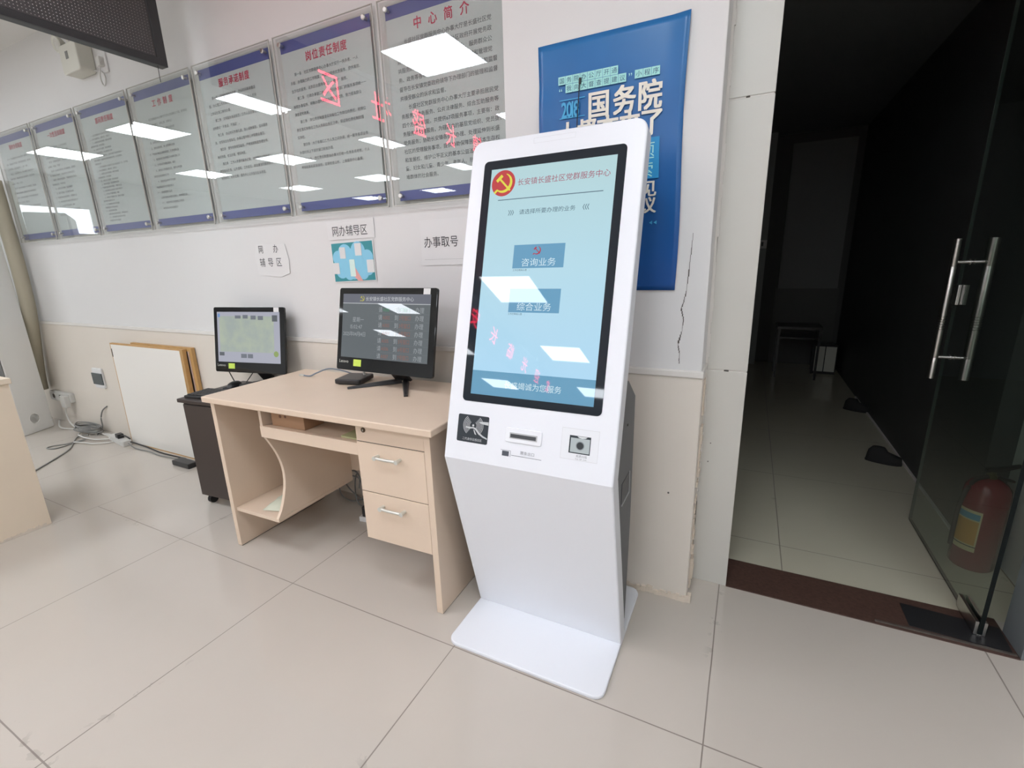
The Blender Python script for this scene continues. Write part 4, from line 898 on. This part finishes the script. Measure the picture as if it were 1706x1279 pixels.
# camera strip and speaker marks above the glass
m = MB()
for (a_, b_, c_, d_) in ((0.213, 0.345, 0.9955, 0.9960), (0.213, 0.345, 0.9800, 0.9805), (0.213, 0.2135, 0.9805, 0.9955), (0.3445, 0.345, 0.9805, 0.9955)): m.box(a_, b_, c_, d_, 0, 0.0003, MF)
m.build('camera_cover_outline', mat('pale_seam', (0.60, 0.61, 0.62), 0.5), Q)
# identity card pad
pad = MB().prism(rrect(0.042, 0.152, 0.058, 0.144, 0.005), -0.002, 0.0012, 'z', MF).build('card_pad', mat('pad_black', (0.025, 0.032, 0.040), 0.22), Q)
pw = mat('pad_white_ink', (0.50, 0.52, 0.54), 0.5)
m = MB(); cx, cz = 0.098, 0.112
m.prism(disc(cx, cz, 0.0035, 16), 0.0012, 0.0016, 'z', MF)
for side in (0, 180):
    for k in range(6):
        r1 = 0.0125 + k * 0.0044; n_ = 10
        for i in range(n_):
            a1 = math.radians(side - 52 + 104 * i / n_); a2 = math.radians(side - 52 + 104 * (i + 1) / n_)
            m.add([(cx + r * math.cos(a), cz + r * math.sin(a) * 0.95, 0.0015) for r, a in ((r1, a1), (r1 + 0.0016, a1), (r1 + 0.0016, a2), (r1, a2))], [(0, 1, 2, 3)], MF)
m.build('wave_marks', pw, pad)
m = MB(); m.prism([(0.071, 0.103), (0.085, 0.101), (0.098, 0.103), (0.106, 0.100), (0.118, 0.088), (0.134, 0.079), (0.151, 0.074), (0.151, 0.078), (0.135, 0.084), (0.122, 0.092), (0.110, 0.104), (0.100, 0.107), (0.086, 0.106), (0.072, 0.107)], 0.0014, 0.0018, 'z', MF)
m.prism([(0.100, 0.100), (0.106, 0.086), (0.112, 0.084), (0.104, 0.098)], 0.0014, 0.0018, 'z', MF)
m.prism([(0.1515, 0.118), (0.128, 0.120), (0.117, 0.124), (0.128, 0.127), (0.1515, 0.128)], 0.0014, 0.0018, 'z', MF); m.build('hand_marks', pw, pad)
m = MB(); letters(m, '二代身份证感应区', 0.063, 0.0685, 0.0088, 0.0090, MF, 0.0, None, 0.0017); m.build('pad_lettering', pw, pad)
# ticket slot
sl = MB().prism(rrect(0.213, 0.331, 0.0790, 0.1220, 0.006), -0.002, 0.004, 'z', MF).build('ticket_slot', mat('slot_white', (0.79, 0.81, 0.84), 0.35), Q, bevel=0.0015)
m = MB(); m.box(0.228, 0.318, 0.0905, 0.1085, 0.0041, 0.0046, MF); m.build('slot_bevel', mat('slot_shade', (0.45, 0.46, 0.47), 0.4), sl)
m = MB(); m.box(0.231, 0.314, 0.0935, 0.1045, 0.0045, 0.0050, MF); m.build('slot_opening', mat('slot_dark', (0.05, 0.055, 0.06), 0.4), sl)
m = MB(); m.box(0.2065, 0.2290, 0.0350, 0.0500, 0, 0.0006, MF)
ic = m.build('ticket_mark', mat('mark_grey', (0.07, 0.08, 0.10), 0.5), Q)
m = MB(); m.box(0.201, 0.2345, 0.0520, 0.0528, 0, 0.0006, MF); m.box(0.2340, 0.2348, 0.0345, 0.0520, 0, 0.0006, MF); m.box(0.2375, 0.3350, 0.0395, 0.0406, 0, 0.0006, MF); m.build('mark_line', MATS['mark_grey'], ic)
m = MB(); letters(m, '票条出口', 0.2660, 0.0515, 0.0118, 0.0110, MF, -0.004, None, 0.0007); m.build('slot_lettering', mat('ink_soft', (0.22, 0.23, 0.25), 0.6), ic)
# scanner window
m = MB()
for (a_, b_, c_, d_) in ((0.391, 0.500, 0.1440, 0.1450), (0.391, 0.500, 0.0565, 0.0575), (0.391, 0.3918, 0.0575, 0.1440), (0.4992, 0.500, 0.0575, 0.1440)): m.box(a_, b_, c_, d_, 0, 0.0004, MF)
rim = m.build('scanner_plate_outline', MATS['pale_seam'], Q)
MB().box(0.3918, 0.4992, 0.0575, 0.1440, 0, 0.0003, MF).build('scanner_plate', mat('plate_white', (0.75, 0.77, 0.80), 0.3), Q)
wn_ = MB().box(0.4150, 0.4770, 0.0755, 0.1255, 0.0003, 0.0010, MF).build('scanner_window', mat('scan_dark', (0.035, 0.045, 0.05), 0.08), Q)
MB().box(0.4190, 0.4748, 0.0785, 0.1190, 0.0010, 0.0013, MF).build('scanner_tray', mat('scan_grey', (0.42, 0.47, 0.48), 0.25), wn_)
MB().prism([(0.437, 0.1245), (0.443, 0.1205), (0.452, 0.119), (0.462, 0.1205), (0.467, 0.1245)], 0.0012, 0.0016, 'z', MF).build('scanner_tab', mat('scan_light', (0.62, 0.66, 0.66), 0.3), wn_)
m = MB(); m.prism(disc(0.4475, 0.0985, 0.0100, 24), 0.0013, 0.0024, 'z', MF); m.build('lens', mat('lens_dark', (0.04, 0.045, 0.05), 0.1), wn_)
MB().prism(disc(0.4475, 0.0985, 0.0125, 24), 0.0013, 0.0018, 'z', MF).build('lens_ring', mat('lens_ring', (0.22, 0.25, 0.26), 0.3), wn_)
m = MB(); letters(m, '纸质扫描', 0.4380, 0.0690, 0.0080, 0.0080, MF, 0.0, None, 0.0006); letters(m, 'Scan QR code', 0.4360, 0.0615, 0.0052, 0.0055, MF, 0, None, 0.0006); m.build('scanner_lettering', MATS['ink_soft'], rim)

# ================================================================== GLASS DOOR
G = thing('glass_door', 'open glass door on the right with dark edge and steel fittings', 'glass door', (0.80, 1.865, 0))
box('pane', -0.006, 0.006, 0.0, 0.805, 0.012, 2.42, glass_m, G)
m = MB(); m.box(-0.0062, 0.0062, -0.0008, 0.0, 0.013, 2.419); m.build('hinge_edge', gedge_m, G)
m = MB(); m.box(-0.0062, 0.0062, 0.805, 0.8058, 0.013, 2.419); m.build('free_edge', mat('glass_edge_pale', (0.10, 0.12, 0.11), 0.2), G)
m = MB(); m.box(-0.0062, 0.0062, 0.155, 0.805, 0.0105, 0.012); m.build('bottom_edge', gedge_m, G)
m = MB(); m.box(-0.016, -0.0062, 0.002, 0.155, 0.008, 0.058); m.box(0.0062, 0.016, 0.002, 0.155, 0.008, 0.058); m.box(-0.0062, 0.0062, 0.002, 0.155, 0.006, 0.0118); m.cyl((0, 0.02, 0.0), (0, 0.02, 0.008), 0.012, 12)
m.build('bottom_patch_fitting', chrome_m, G, bevel=0.001)
box('top_patch_fitting', -0.016, -0.0062, 0.002, 0.155, 2.36, 2.419, chrome_m, G)
for sx in (-1, 1):
    m = MB(); x = sx * 0.058; yb = 0.715; zs = [0.733, 0.755]
    prof = [(0.0125, 0.0), (0.0125, 0.09), (0.0118, 0.0915), (0.0125, 0.093)]
    for k in range(6): prof += [(0.0125, 0.212 + k * 0.0105), (0.0098, 0.2135 + k * 0.0105), (0.0098, 0.216 + k * 0.0105), (0.0125, 0.2175 + k * 0.0105)]
    prof += [(0.0125, 0.47), (0.0118, 0.4715), (0.0125, 0.473), (0.0125, 0.581)]
    m.lathe(prof, 20, Matrix.Translation((x, yb, 0.733)))
    h = m.build('pull_handle', chrome_m, G, smooth=True)
    for z in (0.828, 1.222):
        m = MB(); m.cyl((x - sx * 0.010, yb, z), (sx * 0.0062, yb, z), 0.0068, 12); m.cyl((sx * 0.0062, yb, z), (sx * 0.0095, yb, z), 0.011, 14); m.build('handle_standoff', chrome_m, h, smooth=True)
    box('lock_plate', min(sx * 0.0062, sx * 0.018), max(sx * 0.0062, sx * 0.018), 0.745, 0.795, 1.046, 1.128, chrome_m, G, bevel=0.002)

# extinguisher
X = thing('fire_extinguisher', 'red fire extinguisher with orange label standing behind the glass door', 'fire extinguisher', (0.928, 2.365, 0), math.radians(8))
m = MB(); m.lathe([(0.066, 0.0), (0.072, 0.008), (0.072, 0.325), (0.068, 0.350), (0.055, 0.370), (0.034, 0.384), (0.020, 0.390)], 32); m.build('cylinder', extred_m, X, smooth=True)
m = MB(); m.lathe([(0.018, 0.388), (0.018, 0.402), (0.013, 0.406), (0.013, 0.418)], 16); m.build('valve', mat('valve_brass', (0.14, 0.12, 0.06), 0.4, metal=0.7), X, smooth=True)
m = MB(); DZ = Matrix.Translation((0, 0, 0.034)); m.prism([(-0.02, 0.380), (0.03, 0.388), (0.085, 0.412), (0.083, 0.420), (0.02, 0.402), (-0.02, 0.395)], -0.009, 0.009, 'y', DZ); m.prism([(-0.015, 0.366), (0.03, 0.366), (0.075, 0.352), (0.073, 0.345), (0.02, 0.355), (-0.015, 0.355)], -0.008, 0.008, 'y', DZ); m.build('squeeze_handle', blk_m, X, bevel=0.001)
m = MB().tube([(-0.015, -0.01, 0.398), (-0.06, -0.015, 0.375), (-0.083, -0.01, 0.28), (-0.084, -0.005, 0.16), (-0.080, 0.0, 0.08)], 0.008, 10); m.build('hose', rub_m, X, smooth=True)
def wraplab(a0, a1, z0, z1, r, n=14):
    m = MB(); vs = []
    for k in range(n + 1):
        a = math.radians(a0 + (a1 - a0) * k / n); vs += [(r * math.cos(a), r * math.sin(a), z0), (r * math.cos(a), r * math.sin(a), z1)]
    m.add(vs, [(2 * k, 2 * k + 2, 2 * k + 3, 2 * k + 1) for k in range(n)]); return m
lb = wraplab(172, 244, 0.085, 0.262, 0.0726).build('label', mat('label_cream', (0.62, 0.52, 0.30), 0.5), X, smooth=True)
wraplab(175, 240, 0.115, 0.218, 0.0730).build('label_orange', extlab_m, lb, smooth=True)
wraplab(175, 240, 0.224, 0.250, 0.0730).build('label_blue_strip', mat('label_blue', (0.10, 0.30, 0.42), 0.5), lb, smooth=True)
wraplab(172, 244, 0.105, 0.1095, 0.0730).build('label_rule', blk_m, lb, smooth=True)

bpy.data.objects.remove(_to)
